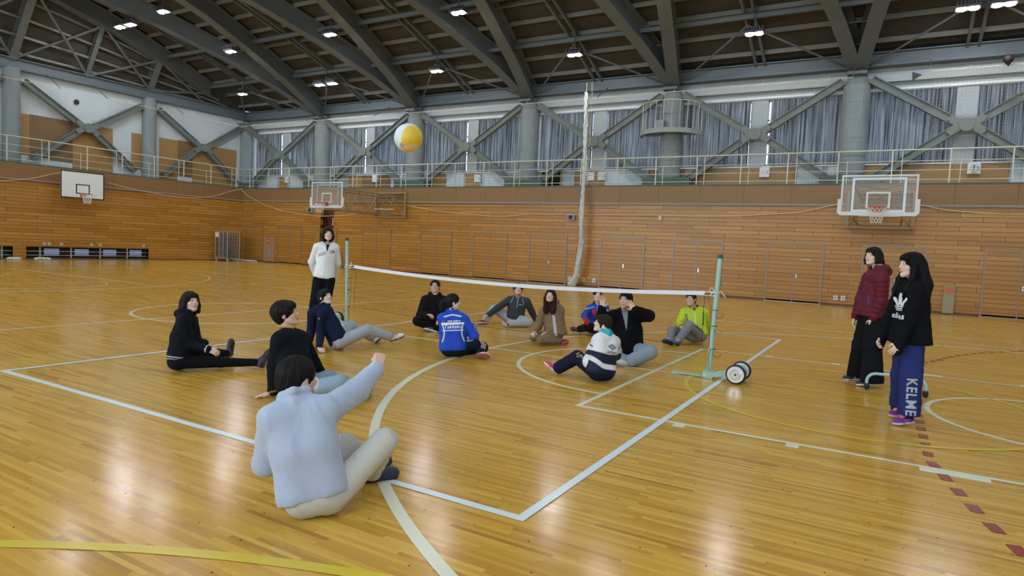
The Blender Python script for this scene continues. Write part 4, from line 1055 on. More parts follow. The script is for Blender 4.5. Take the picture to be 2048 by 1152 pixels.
def hair_disp(o, R, k):
    def f(P):
        x = (P-o)@R; a = np.arctan2(x[..., 0], x[..., 1]+.02)
        w = np.clip(1+(x[..., 2]+.10)*6, .35, 1)
        return w*(.0022*np.sin(a*34+x[..., 2]*50/k+2*np.sin(x[..., 2]*60))+.0018*np.sin(a*13+4+x[..., 2]*30))
    return f

def folds(J, amp=.0045, seed=1.0):
    """gathers at the bends and long soft creases elsewhere"""
    bends = [(J[q], unit(J[r]-J[q])) for q, r in (('elL', 'shL'), ('elR', 'shR'), ('knL', 'hipL'), ('knR', 'hipR'), ('hipL', 'knL'), ('hipR', 'knR'), ('shL', 'elL'), ('shR', 'elR'), ('wrL', 'elL'), ('wrR', 'elR'), ('anL', 'knL'), ('anR', 'knR')) if q in J]
    def f(P):
        b = P@np.array([-13., 27., 11.]); a = P@np.array([29., 13., 22.])+seed
        soft = (1-np.abs(np.sin(a*.9+1.7*np.sin(b*.45+seed))))**2-.33
        out = -amp*.55*soft
        for q, ax in bends:
            r = P-q; w = np.exp(-(r**2).sum(-1)/.010); t = r@ax
            out = out-amp*1.15*w*((1-np.abs(np.sin(t*46+2.6*np.sin(a*.55)+1.2*np.sin(b*.8)+seed)))**1.5-.36)*(.55+.45*np.sin(b*.6+t*11))
        return out+amp*.25*np.sin(a*1.3)*np.sin(b)
    return f

def add_shoe(root, name, an, to, k, up, sole_c, col, sole_side=False, lace=None, parts=True, vox=.006):
    D = unit(to-an); U = unit(up-D*(up@D)); D = unit((to-an)+U*.045*k); U = unit(up-D*(up@D)); S_ = np.cross(D, U)
    L = .26*k; heel = an-D*.055*k-U*.060*k
    R = np.stack([S_, D, U], 1)
    F = Form()
    F.ell(heel+D*.045*k+U*.026*k, (.036*k, .052*k, .045*k), R, .03, 0)
    F.ell(heel+D*.120*k+U*.022*k, (.040*k, .080*k, .036*k), R, .03, 0)
    F.ell(heel+D*.190*k+U*.012*k, (.046*k, .066*k, .030*k), R, .03, 0)
    F.cone(heel+D*.05*k+U*.055*k, heel+D*.055*k+U*.075*k, .036*k, .037*k, .02, 0)
    F.box(heel+D*.120*k-U*.055*k, np.array([.08, .2, .045])*k, R, .004, .004, sub=True)
    def paint(P, c):
        x = (P-heel)@R; c = c.copy()
        c[:] = col
        tongue = (np.abs(x[:, 0]) < .016*k) & (x[:, 2] > .03*k) & (x[:, 1] > .05*k) & (x[:, 1] < .17*k)
        if lace is not None: c[tongue & (np.mod(x[:, 1], .018*k) < .010*k)] = lace
        return c
    u = F.build(name, M['shoe'], root, vox=vox, paint=paint, disp=lambda P: .0006*np.sin(P@np.array([300., 260, 280])))
    G = Form()
    G.cone(heel+D*.035*k-U*.002*k, heel+D*.11*k-U*.002*k, .036*k, .036*k, .02)
    G.cone(heel+D*.11*k-U*.002*k, heel+D*.19*k-U*.002*k, .036*k, .045*k, .02)
    G.cone(heel+D*.19*k-U*.002*k, heel+D*.215*k, .045*k, .038*k, .02)
    G.box(heel+D*.12*k+U*.055*k, np.array([.08, .2, .045])*k, R, .004, .004, sub=True)
    G.box(heel+D*.12*k-U*.062*k, np.array([.08, .2, .045])*k, R, .004, .004, sub=True)
    if lace is not None:
        b = MB(); prev = None
        for i_, (y_, u_) in enumerate(((.090, .094), (.104, .083), (.118, .0745), (.132, .0675), (.146, .061))):
            q_ = lambda s, dz=0, dy=0: Vector(heel+D*(y_+dy)*k+U*(u_+dz)*k+S_*s*k)
            b.tube([q_(-.024, -.008), q_(0, .002, .006), q_(.024, -.008)], .0032, 6); b.tube([q_(-.024, -.007, .012), q_(0, .003, .006), q_(.024, -.007, .0)], .0030, 6)
        b.ring(q_(.016, .022, -.055), .015, .0028, U+D*.3, 12, 5); b.ring(q_(-.016, .022, -.055), .015, .0028, U+D*.3, 12, 5)
        lm = mat('shoe laces', lace, .8); lo = b.build('laces', lm, u); lo.matrix_parent_inverse = Matrix.Translation(-Vector(wloc(u)))
    so = G.build('sole', M['shoe'], u, vox=vox, paint=lambda P, c: np.tile(np.array(sole_c, float), (len(P), 1)))
    return u, heel, D, U, S_

PERS = {}; SH = {}
def make_person(key, label, H, face, sex='m', hair='short', hcol=(.012, .010, .010), top=None, legs=None, shoes=None,
                hands=None, tilt=0, hs=1.0, vox=.0065, group=None, skin=None, belly=0.0, headup=UP):
    J = {a: np.array(b) for a, b in POSE[key].items()}
    k = H/1.7; man = sex == 'm'
    root = empty('person', (J['pel'][0], J['pel'][1], 0.0), label=label, cat='person')
    if group: root['group'] = group
    pel, neck = J['pel'], J['neck']
    U = unit(neck-pel); S_ = J['shR']-J['shL']; S_ = unit(S_-U*(S_@U)); F = np.cross(U, S_)
    Rh = ortho(face, headup); o = J['head']
    hk = hs*k**.5*(1.0 if man else .96)
    sk = skin or (SK_M if man else SK_W)
    # ---- body, one continuous skin
    B = Form()
    add_head(B, o, Rh, hk, man)
    nb = neck+U*.01
    B.cone(o+Rh@np.array([0, -.022, -.055])*hk, nb, .052*hk if man else .045*hk, .056*k if man else .048*k, .03)
    mid = (pel+neck)/2-F*.01
    for s in (-1, 1):
        B.chain([neck-U*.07*k+S_*s*.075*k, mid+S_*s*.06*k, pel+S_*s*.06*k], [.060*k, .062*k, .075*k], .04)
    for sd in 'LR':
        sh, el, wr = J['sh'+sd], J['el'+sd], J['wr'+sd]
        B.cone(neck-U*.03*k, sh, .040*k, .042*k, .03)
        B.chain([sh, el, wr], [.040*k, .034*k, .0235*k], .02)
        hd, (N, ps) = J['hd'+sd], hands[sd] if hands and sd in hands else (F, 'relaxed')
        add_hand(B, wr, hd-wr, np.array(N, float), sd == 'R', hk/hs*(1.0 if man else .95), ps)
        hp, kn, an, to = J['hip'+sd], J['kn'+sd], J['an'+sd], J['to'+sd]
        B.chain([hp, kn, an], [.062*k, .046*k, .034*k], .03)
        D = unit(to-an)
        B.cone(an, an+D*.12*k, .028*k, .016*k, .02)
    body = B.build('body', M['skin'], root, vox=vox, cols=[sk], head=(o, Rh))
    md = None
    if hk != 1.0:
        a = body.data.attributes['hl']; n_ = len(body.data.vertices); buf = np.empty(n_*3, np.float32); a.data.foreach_get('vector', buf); a.data.foreach_set('vector', buf/hk)
    # ---- hair
    Hr = Form(); hair_form(Hr, o, Rh, hk, hair)
    if hair == 'long' or hair == 'sidelong': pass
    hob = Hr.build('hair', M['hair'], root, vox=vox*.9, disp=hair_disp(o, Rh, hk), cols=[hcol], head=(o, Rh))
    # ---- top
    t = dict(dict(col=(.02, .02, .025), m=.022, mat='cloth', hem=.02, cuff=None, collar='crew', fold=.0045, sleeve=1.0), **(top or {}))
    m = t['m']; w = 1.0 if man else .92
    T = Form(); c0 = 0
    ch = neck-U*.10*k
    qa = t.get('quilt', 0)
    for s in (-1, 1):
        T.chain([neck-U*.085*k+S_*s*.085*k*w+F*.005, mid+S_*s*(.058+belly*.3)*k*w+F*belly*.3, pel+U*t['hem']+S_*s*.072*k*w], [(.078+m*.8)*k*w, (.080+m+belly*.5)*k*w, (.088+m+belly*.4+t.get('flare', 0))*k], .05, c0, quilt=qa, q=.07)
    T.cone(neck-U*.10*k+F*.035*k, mid+F*(.040+belly)*k, (.075+m*.6)*k*w, (.075+m*.6+belly*.4)*k*w, .05)
    T.cone(mid+F*(.030+belly)*k, pel+U*(t['hem']+.01)+F*(.028+belly*.5)*k, (.078+m*.8+belly*.4)*k*w, (.086+m*.9+t.get('flare', 0))*k, .05)
    T.box(pel+U*(t['hem']-.30*k-t.get('low', .045)), np.array([.4, .4, .30])*k, np.stack([S_, F, U], 1), .004, .006, sub=True)
    for sd in 'LR':
        sh, el, wr = J['sh'+sd], J['el'+sd], J['wr'+sd]
        T.cone(neck-U*.015*k, sh-U*.004, (.046+m*.5)*k, (.050+m*.7)*k*w, .04, 0)
        e = wr+(el-wr)*(.06 if t['sleeve'] == 1 else t['sleeve'])
        T.chain([sh, el], [(.048+m)*k*w, (.042+m*.9)*k*w], .025, 1, quilt=qa, q=.06)
        T.cone(el, e, (.042+m*.9)*k*w, (.032+m*.58)*k*w, .02, 1, quilt=qa, q=.06)
        if t['cuff'] is not None:
            e2 = e+unit(e-el)*.0; T.cone(e-unit(e-el)*.02, e+unit(e-el)*.012, (.032+m*.52)*k*w, (.030+m*.42)*k*w, .004, 2)
    if t['collar'] == 'hood':
        T.chain([neck+U*.03*k+S_*.065*k+F*.035, neck+U*.015*k-F*.045*k+S_*.075*k, neck-U*.01*k-F*.085*k, neck+U*.015*k-F*.045*k-S_*.075*k, neck+U*.03*k-S_*.065*k+F*.035], [.026*k, .038*k, .050*k, .038*k, .026*k], .025, 3)
    elif t['collar'] == 'bighood':
        T.chain([neck+U*.035*k+S_*.075*k+F*.05, neck+U*.035*k-F*.05*k+S_*.085*k, neck+U*.0*k-F*.11*k, neck+U*.035*k-F*.05*k-S_*.085*k, neck+U*.035*k-S_*.075*k+F*.05], [.035*k, .048*k, .062*k, .048*k, .035*k], .03, 3)
    elif t['collar'] == 'stand':
        hc = t.get('ch', 0)
        T.chain([neck+U*.035*k+S_*.030*k+F*.066, neck+U*(.046+hc)*k+S_*.066*k+F*.01, neck+U*(.056+hc)*k-F*.052, neck+U*(.046+hc)*k-S_*.066*k+F*.01, neck+U*.035*k-S_*.030*k+F*.066], [(.015+hc*.45)*k]*5, .014+hc, 3)
        T.chain([neck+U*.010*k+S_*.055*k+F*.04, neck+U*.01*k+S_*.066*k, neck+U*.01*k-F*.05, neck+U*.01*k-S_*.066*k, neck+U*.01*k-S_*.055*k+F*.04], [.022*k]*5, .02, 3)
    else:
        T.chain([neck+U*.004*k+S_*.045*k+F*.04, neck+U*.012*k+S_*.062*k, neck+U*.018*k-F*.045, neck+U*.012*k-S_*.062*k, neck+U*.004*k-S_*.045*k+F*.04], [.016*k]*5, .02, 3)
    # the garment ends at its hem and stays open at the throat
    T.cone(neck-U*.02+F*.01, o+Rh@np.array([0, -.01, -.03]), .050*k, .060*k, .01, sub=True)
    fr = np.stack([S_, F, U], 1)
    pc = t.get('paint')
    def paint(P, c):
        return pc(P, c.copy(), (P-pel)@fr/k, (P-neck)@fr/k, J) if pc else c
    cols = [t['col'], t.get('scol', t['col']), t['cuff'] if t['cuff'] is not None else t['col'], t.get('ccol', t['col'])]
    tob = T.build(t.get('name', 'jacket'), M[t['mat']], root, vox=vox*1.25, disp=folds(J, t['fold'], H*7), cols=cols, paint=paint)
    # ---- trousers
    g = dict(dict(col=(.02, .02, .025), m=.014, mat='cloth', fold=.0045, name='trousers', low=.03, wide=0), **(legs or {}))
    m = g['m']; G = Form(); wd = g['wide']
    seat = max(0, .0)
    G.ell(pel-U*.01, np.array([.10, .098, .092])*k+m*.3, fr, .04, 0)
    for s, sd in ((-1, 'L'), (1, 'R')):
        G.ell(pel+S_*s*.065*k-U*.0, np.array([.088, .096, .096])*k+m*.3, fr, .04, 0)
        hp, kn, an = J['hip'+sd], J['kn'+sd], J['an'+sd]
        e = an+(kn-an)*g['low']
        G.chain([hp, kn], [(.078+m*.6)*k, (.055+m+wd*.3)*k], .035, 0)
        G.cone(kn, e, (.055+m+wd*.3)*k, (.040+m+wd)*k, .02, 1)
    if 'cutz' in g: G.box(np.array([pel[0], pel[1], g['cutz']-.5]), (1.2, 1.2, .5), None, .002, .006, sub=True)
    G.box(np.array([pel[0], pel[1], -.25]), (1.2, 1.2, .256), None, .002, .006, sub=True)
    gp = g.get('paint')
    def paint2(P, c): return gp(P, c.copy(), (P-pel)@fr/k, J) if gp else c
    gob = G.build(g['name'], M[g['mat']], root, vox=vox*1.25, disp=folds(J, g['fold'], H*11), cols=[g['col'], g.get('scol', g['col'])], paint=paint2)
    # ---- shoes
    if shoes:
        for sd in 'LR':
            an, to = J['an'+sd], J['to'+sd]; kn = J['kn'+sd]
            upv = shoes.get('up'+sd, None)
            if upv is None:
                D = unit(to-an); upv = unit(kn-an)+UP*.3
            skc = shoes.get('sock', (.55, .56, .58))
            if shoes.get('name') != 'sock':
                Sk = Form(); Sk.chain([an-UP*.02, an+(kn-an)*.12, an+(kn-an)*.22], [.036*k, .0385*k, .040*k], .01); Sk.cone(an, an+unit(to-an)*.055*k, .036*k, .030*k, .02)
                Sk.build('sock', M['cloth'], root, vox=vox*1.1, cols=[skc])
            SH[key+sd] = add_shoe(root, shoes.get('name', 'shoe'), an, to, k*(1.0 if man else .93), np.array(upv, float), shoes['sole'], shoes['col'], lace=shoes.get('lace'), vox=vox*.9)
    PERS[key] = dict(root=root, J=J, body=body, top=tob, legs=gob, S=S_, F=F, U=U, o=o, Rh=Rh, hk=hk, k=k, neck=neck, pel=pel, hair=hob)
    return PERS[key]

def mixc(c, sd, col, soft=.007):
    """cloth of another colour where sd < 0"""
    a = np.clip(.5-sd/soft, 0, 1)[:, None]; return c*(1-a)+np.array(col)*a
def mx(*a): return np.maximum.reduce(a)

def seglocal(P, a, b):
    ba = b-a; t = ((P-a)@ba)/(ba@ba); return t, P-a-t[:, None]*ba

# ---- printed marks laid onto cloth
def bvh_of(o):
    me = o.data; n = len(me.vertices); co = np.empty(n*3, np.float32); me.vertices.foreach_get('co', co); co = co.reshape(-1, 3)
    f = np.empty(len(me.loops), np.int32); me.loops.foreach_get('vertex_index', f)
    w = wloc(o)
    return BVHTree.FromPolygons([tuple(v) for v in (co+w)], [tuple(q) for q in f.reshape(-1, 4).tolist()])
def text_mesh(txt, bold=0.0, shear=0.0, space=1.0):
    cu = bpy.data.curves.new('t', 'FONT'); cu.body = txt; cu.size = 1.0; cu.offset = bold; cu.shear = shear; cu.space_character = space
    cu.align_x = 'CENTER'; cu.align_y = 'CENTER'; cu.resolution_u = 2
    ob = bpy.data.objects.new('t', cu); COL.objects.link(ob)
    dg = bpy.context.evaluated_depsgraph_get(); ev = ob.evaluated_get(dg); me = ev.to_mesh()
    vs = [tuple(v.co) for v in me.vertices]; fs = [tuple(p.vertices) for p in me.polygons]
    ev.to_mesh_clear(); bpy.data.objects.remove(ob); bpy.data.curves.remove(cu)
    return vs, fs
def print_on(target, shapes, origin, right, upv, size, m, name='printed_lettering', lift=.003, tree=None, flip=False, parent=None, N=None):
    """shapes: (verts, faces) in a unit plane; laid on the cloth along its normal"""
    tr = tree or bvh_of(target); R_ = unit(right); U_ = unit(np.array(upv)-R_*(np.array(upv)@R_)); N_ = np.cross(R_, U_)
    vs, fs = shapes
    bm = bmesh.new(); bv = [bm.verts.new((v[0], v[1], 0)) for v in vs]
    for f in fs:
        try: bm.faces.new([bv[i] for i in f])
        except ValueError: pass
    bmesh.ops.triangulate(bm, faces=bm.faces)
    for _ in range(3):
        e = [q for q in bm.edges if q.calc_length()*size > .03]
        if not e: break
        bmesh.ops.subdivide_edges(bm, edges=e, cuts=1); bmesh.ops.triangulate(bm, faces=bm.faces)
    loc = wloc(target)
    for v in bm.verts:
        p = np.array(origin)+R_*v.co.x*size+U_*v.co.y*size
        h = tr.ray_cast(Vector(p+N_*.35), Vector(-N_), .8)
        q = np.array(h[0])+np.array(h[1])*lift if h[0] is not None else p
        v.co = Vector(q-loc)
    me = bpy.data.meshes.new(name); bm.to_mesh(me); bm.free(); me.materials.append(m)
    o = bpy.data.objects.new(name, me); COL.objects.link(o); o.parent = target; o.matrix_parent_inverse = Matrix.Identity(4)
    return o
def poly(*pts): return [(a, b, 0) for a, b in pts], [tuple(range(len(pts)))]
def merge(*sh):
    V = []; Fc = []
    for v, f in sh:
        n = len(V); V += list(v); Fc += [tuple(i+n for i in q) for q in f]
    return V, Fc
def loop_band(outer, inner):
    n = len(outer); V = [(a, b, 0) for a, b in outer]+[(a, b, 0) for a, b in inner]
    return V, [(i, (i+1) % n, n+(i+1) % n, n+i) for i in range(n)]
def shift(sh, dx, dy, s=1.0): return [(v[0]*s+dx, v[1]*s+dy, 0) for v in sh[0]], sh[1]
# ================================================================ the fifteen people
def stripes(P, c, a, b, col, angs, width, t0=.05, t1=.95, ref=UP):
    """thin stripes running down a limb from a to b, at angles around it"""
    t, r = seglocal(P, a, b); d = unit(b-a); e1 = unit(np.array(ref)-d*(np.array(ref)@d)); e2 = np.cross(d, e1)
    rad = np.sqrt((r**2).sum(1)); w = rad*((np.arctan2(r@e2, r@e1)))
    for q in angs: c = mixc(c, mx(np.abs(w-q)-width, (t0-t)*.3, (t-t1)*.3, rad-.11), col)
    return c
D_ = wdir
# 1 man in the foreground reaching up
make_person('P1', 'man in a light blue-grey fleece raising his fist, seated nearest the camera', 1.72, D_(.62, .75, .12), 'm', 'crop', hs=1.12,
    top=dict(col=(.40, .475, .62), m=.036, mat='fleece', hem=.035, low=.045, ch=.012, sleeve=.14, collar='stand', fold=.0075, name='fleece'),
    legs=dict(col=(.54, .54, .49), m=.022, fold=.007), shoes=dict(col=(.018, .024, .055), sole=(.015, .02, .045), name='sock'),
    hands=dict(R=(D_(-.3, .9, .1), 'fist'), L=(D_(.5, 0, -.8), 'relaxed')), vox=.0052)
q = PERS['P1']; o, R, k = q['o'], q['Rh'], q['hk']; X = lambda s, f, u: o+R@(np.array([s, f, u])*k)
Mk = Form(); Mk.ell(X(0, .055, -.062), np.array([.062, .054, .048])*k, R, .01); Mk.ell(X(0, .098, -.045), np.array([.018, .02, .03])*k, R, .02)
Mk.box(X(0, .0, -.06), np.array([.1, .045, .1])*k, R, .004, .004, sub=True)
mk = Mk.build('face_mask', M['cloth'], q['root'], vox=.004, cols=[(.75, .78, .8)])
b = MB()
for s in (-1, 1):
    for u in (-.035, -.085): b.tube([X(s*.060, .042, u), X(s*.078, .005, u*.55), X(s*.082, -.018, -.004)], .0016, 6)
bo = b.build('ear_loop', M['white'], mk); bo.matrix_parent_inverse = Matrix.Translation(-mk.location-Vector(q['root'].location))

# 2 young man leaning back on his hand
def pA(P, c, pl, nl, J):
    r = np.sqrt((nl[:, 0])**2+(nl[:, 1]-.0)**2)
    return mixc(c, mx(np.abs(pl[:, 2]-.055)-.006, np.abs(pl[:, 0])-.17), (.42, .27, .05))
make_person('P2', 'young man in a black gold-trimmed jacket and jeans leaning on one hand', 1.72, D_(.95, .08, .30), 'm', 'mop', hs=1.06,
    top=dict(col=(.006, .008, .013), m=.034, hem=.03, cuff=(.34, .22, .05), collar='crew', ccol=(.36, .24, .06), paint=pA, fold=.006),
    legs=dict(col=(.24, .34, .42), m=.024, name='jeans', fold=.006), shoes=dict(col=(.02, .02, .025), sole=(.3, .3, .3)),
    hands=dict(R=(D_(0, 0, -1), 'flat'), L=(D_(0, .1, -1), 'relaxed')), vox=.0055)

q = PERS['P2']; k, n_, S_, F_, U_ = q['k'], q['neck'], q['S'], q['F'], q['U']
for dz, r_, m_ in ((0, .010, mat('gold rib knit', (.50, .33, .08), .8)),):
    b = MB(); b.tube([n_+(U_*(.044-.030*math.cos(a_))+S_*.080*math.sin(a_)+F_*(.004+.080*math.cos(a_)))*k for a_ in np.linspace(.25, 2*PI-.25, 30)], r_, 8)
    o_ = b.build('striped_collar', m_, q['root'], smooth=True); o_.matrix_parent_inverse = Matrix.Translation(-Vector(q['root'].location))
# 3 woman with outstretched legs at the far left
def hemstripe(z0, gaps, col, w=.006):
    def f(P, c, pl, nl, J):
        for g_ in gaps: c = mixc(c, np.abs(pl[:, 2]-(z0+g_))-w, col)
        for sd in 'LR':
            t, r = seglocal(P, J['el'+sd], J['wr'+sd])
            m = (np.abs(t-.90) < .02) & ((r**2).sum(1) < .01); c[m] = col
        return c
    return f
make_person('P3', 'woman at the far left, black hooded top with white hem stripes, legs stretched out', 1.62, D_(.80, -.55, .16), 'f', 'bobcut', hcol=(.014, .010, .010),
    top=dict(col=(.007, .009, .014), m=.026, hem=.06, collar='hood', paint=hemstripe(.022, (0, .026), (.7, .74, .8), .0042), name='hooded_sweatshirt'),
    legs=dict(col=(.006, .007, .010), m=.004, name='leggings', fold=.002, low=.10), shoes=dict(col=(.015, .016, .02), sole=(.03, .03, .035), lace=(.12, .10, .2), sock=(.10, .07, .13)),
    hands=dict(R=(D_(-.1, .7, -.5), 'relaxed'), L=(D_(0, -.2, -1), 'relaxed')), vox=.0055)

# 4 navy hoodie leaning back on both arms
make_person('P4', 'person in a navy hooded top and grey sweatpants leaning back on both arms', 1.68, D_(.80, -.42, .36), 'f', 'fringe', hcol=(.012, .010, .012),
    top=dict(col=(.010, .015, .045), m=.028, hem=.02, collar='hood', name='hooded_sweatshirt'),
    legs=dict(col=(.36, .39, .43), m=.024, name='sweatpants', low=.10), shoes=dict(col=(.62, .64, .68), sole=(.03, .04, .10), lace=(.45, .08, .08)),
    hands=dict(R=(D_(0, 0, -1), 'flat'), L=(D_(0, 0, -1), 'flat')), vox=.006)

# 5 standing woman in white
def p5(P, c, pl, nl, J):
    x = nl
    c = mixc(c, mx(np.abs(x[:, 0]-.003)-.002, .03-x[:, 1]), (.45, .48, .5))
    c = mixc(c, mx(np.abs(x[:, 0])-.036+np.clip(-x[:, 2], 0, 1)*.22, .01-x[:, 1], -.13-x[:, 2]), (.012, .012, .015))
    return c
def sidestripe(col, w=.006):
    def f(P, c, pl, J):
        for s, sd in ((-1, 'L'), (1, 'R')):
            c = stripes(P, c, J['hip'+sd], J['kn'+sd], col, (0,), w, -.2, 1.0, ref=(J['hipR']-J['hipL'])*s)
            c = stripes(P, c, J['kn'+sd], J['an'+sd], col, (0,), w, 0, 1.05, ref=(J['hipR']-J['hipL'])*s)
        return c
    return f
make_person('P5', 'woman in a white track jacket standing near the left net post', 1.76, D_(.42, -.88, .05), 'f', 'bob', hcol=(.022, .012, .010), hs=.97,
    top=dict(col=(.74, .78, .80), m=.020, mat='nylon', hem=.02, low=.05, collar='stand', ccol=(.70, .74, .76), paint=p5, fold=.004, name='track_jacket'),
    legs=dict(col=(.006, .007, .010), m=.026, wide=.022, paint=sidestripe((.25, .27, .3), .003)), shoes=dict(col=(.7, .7, .7), sole=(.5, .5, .5)),
    hands=dict(R=(D_(0, 1, 0), 'relaxed'), L=(D_(0, 1, 0), 'relaxed')), vox=.0075)

# 6 man in black behind the net
def p6(P, c, pl, J):
    c = stripes(P, c, J['hipR'], J['knR'], (.4, .02, .03), (0,), .02, .2, 1.05, ref=D_(-1, 0, 0)); return c
make_person('P6', 'man in a black hooded top cross-legged behind the net near its left end', 1.74, D_(.0, -.93, .30), 'm', 'short',
    top=dict(col=(.006, .006, .008), m=.034, hem=.03, collar='hood', name='hooded_sweatshirt'),
    legs=dict(col=(.007, .007, .009), m=.030, paint=p6), shoes=dict(col=(.05, .06, .09), sole=(.5, .52, .55), lace=(.6, .6, .6)),
    hands=dict(R=(D_(.2, -.3, -.9), 'relaxed'), L=(D_(0, 0, -1), 'relaxed')), vox=.0075, hs=1.0)

# 7 woman with the ponytail
def p7(P, c, pl, nl, J):
    W = (.72, .76, .80); x = nl
    for s in (-1, 1):
        c = mixc(c, mx(x[:, 1]-.05, np.abs((x[:, 0]*s-.155)+np.cos((x[:, 2]+.27)*9)*.055-.02)-.0075, x[:, 2]+.14, -.40-x[:, 2]), W)
    c = mixc(c, mx(np.abs(x[:, 2]+.030+np.abs(x[:, 0])*.22)-.009, x[:, 1]-.01, np.abs(x[:, 0])-.12), W)
    for sd in 'LR':
        c = stripes(P, c, J['el'+sd], J['wr'+sd], W, (-.02, .02), .004, .1, .85, ref=UP)
    return c
def p7l(P, c, pl, J):
    for sd in 'LR':
        c = stripes(P, c, J['hip'+sd], J['kn'+sd], (.72, .52, .58), (-.03, -.005, .02), .0065, .25, 1.0, ref=D_(0, -.4, 1))
        c = stripes(P, c, J['kn'+sd], J['an'+sd], (.72, .52, .58), (-.03, -.005, .02), .0065, .1, .9, ref=D_(.3, -.3, 1))
    return c
make_person('P7', 'woman with a ponytail and blue jacket lettered on the back, seated mid court', 1.66, D_(.93, .20, .08), 'f', 'pony', hcol=(.013, .011, .011), belly=.03,
    top=dict(col=(.012, .065, .50), m=.036, mat='nylon', hem=.03, low=.055, collar='stand', paint=p7, fold=.005, name='track_jacket'),
    legs=dict(col=(.010, .012, .022), m=.026, paint=p7l), shoes=dict(col=(.55, .57, .58), sole=(.30, .085, .06)),
    hands=dict(R=(D_(-.6, .4, -.2), 'relaxed'), L=(D_(.6, .2, -.4), 'relaxed')), vox=.006)

# 8 man holding his ankle
def p8(P, c, pl, nl, J):
    W = (.55, .58, .6); x = nl
    for s in (-1, 1): c = mixc(c, mx(np.abs(x[:, 0]*s-.105-(-x[:, 2]-.05)*.35)-.004, x[:, 2], -.13-x[:, 2]), W)
    c = mixc(c, mx(np.abs(x[:, 0]+.004)-.004, .02-x[:, 1], -.20-x[:, 2]), W)
    return c
make_person('P8', 'man in a dark grey pullover and pale sweatpants holding his ankle, behind the net', 1.70, D_(.05, -.90, .38), 'm', 'mop', hcol=(.03, .016, .012),
    top=dict(col=(.045, .055, .068), m=.026, hem=.03, collar='crew', ccol=(.10, .12, .14), paint=p8, name='pullover'),
    legs=dict(col=(.42, .46, .52), m=.026, name='sweatpants'), shoes=dict(col=(.28, .012, .018), sole=(.62, .62, .64), lace=(.5, .5, .5)),
    hands=dict(R=(D_(-.2, -.2, -.9), 'grip'), L=(D_(0, 0, -1), 'flat')), vox=.0075)

# 9 kneeling woman
make_person('P9', 'kneeling woman with long brown hair in a beige quilted coat', 1.60, D_(-.25, -.88, .36), 'f', 'long', hcol=(.035, .014, .010),
    top=dict(col=(.24, .155, .09), m=.046, mat='nylon', hem=-.02, low=.04, collar='bighood', quilt=.010, fold=.004, name='quilted_coat',
             paint=lambda P, c, pl, nl, J: (c.__setitem__(((np.abs(nl[:, 0]) < .022) & (nl[:, 1] > .03)), (.55, .58, .6)), c)[1]),
    legs=dict(col=(.23, .17, .105), m=.010), shoes=dict(col=(.02, .02, .022), sole=(.65, .10, .22), lace=(.25, .25, .25)),
    hands=dict(R=(D_(0, 0, -1), 'relaxed'), L=(D_(0, 0, -1), 'relaxed')), vox=.0065)

# 10 woman with red gloves
def p10(P, c, pl, nl, J):
    W = (.6, .65, .7); x = nl
    c = mixc(c, mx(np.abs(x[:, 2]+.03+np.abs(x[:, 0])*.35)-.006, .06-np.abs(x[:, 0])), W)
    c = mixc(c, mx(np.abs(x[:, 0])-.003, .02-x[:, 1]), W)
    return c
make_person('P10', 'woman in a blue track jacket and red gloves seated behind the net', 1.62, D_(.03, -.97, .12), 'f', 'short', hcol=(.016, .012, .011),
    top=dict(col=(.015, .05, .40), m=.028, mat='nylon', hem=.03, cuff=(.5, .03, .03), collar='stand', ccol=(.012, .012, .016), paint=p10, name='track_jacket'),
    legs=dict(col=(.007, .007, .009), m=.024), shoes=dict(col=(.03, .02, .022), sole=(.2, .05, .05), lace=(.4, .06, .06)),
    hands=dict(R=(D_(0, -.6, -.6), 'relaxed'), L=(D_(.5, .6, 0), 'relaxed')), vox=.0075)
q = PERS['P10']; 
for sd in 'LR':
    G = Form(); J = q['J']; add_hand(G, J['wr'+sd], J['hd'+sd]-J['wr'+sd], D_(0, -.6, -.6) if sd == 'R' else D_(.5, .6, 0), sd == 'R', .97, 'relaxed')
    for f_ in G.p:
        if 'ra' in f_: f_['ra'] += .004; f_['rb'] += .004
        else: f_['r'] = f_['r']+.004
    G.build('glove', M['cloth'], q['root'], vox=.0065, cols=[(.55, .03, .03)])

# 11 man with both hands up
def p11(P, c, pl, nl, J):
    x = nl; c = mixc(c, mx(np.abs(x[:, 0])-.040+np.clip(-x[:, 2], 0, 1)*.16, -x[:, 1], -.24-x[:, 2]), (.26, .29, .32))
    return c
make_person('P11', 'man in a black jacket with both hands raised, cross-legged before the net', 1.78, D_(-.55, -.80, .12), 'm', 'short', hcol=(.014, .012, .012), belly=.03,
    top=dict(col=(.006, .006, .008), m=.042, hem=.02, collar='hood', ccol=(.016, .016, .02), paint=p11, fold=.006),
    legs=dict(col=(.26, .31, .37), m=.036, name='jeans', wide=.012, fold=.006), shoes=dict(col=(.6, .62, .64), sole=(.5, .5, .5)),
    hands=dict(R=(D_(-.35, -.8, .1), 'open'), L=(D_(-.5, -.75, .1), 'open')), vox=.0065)

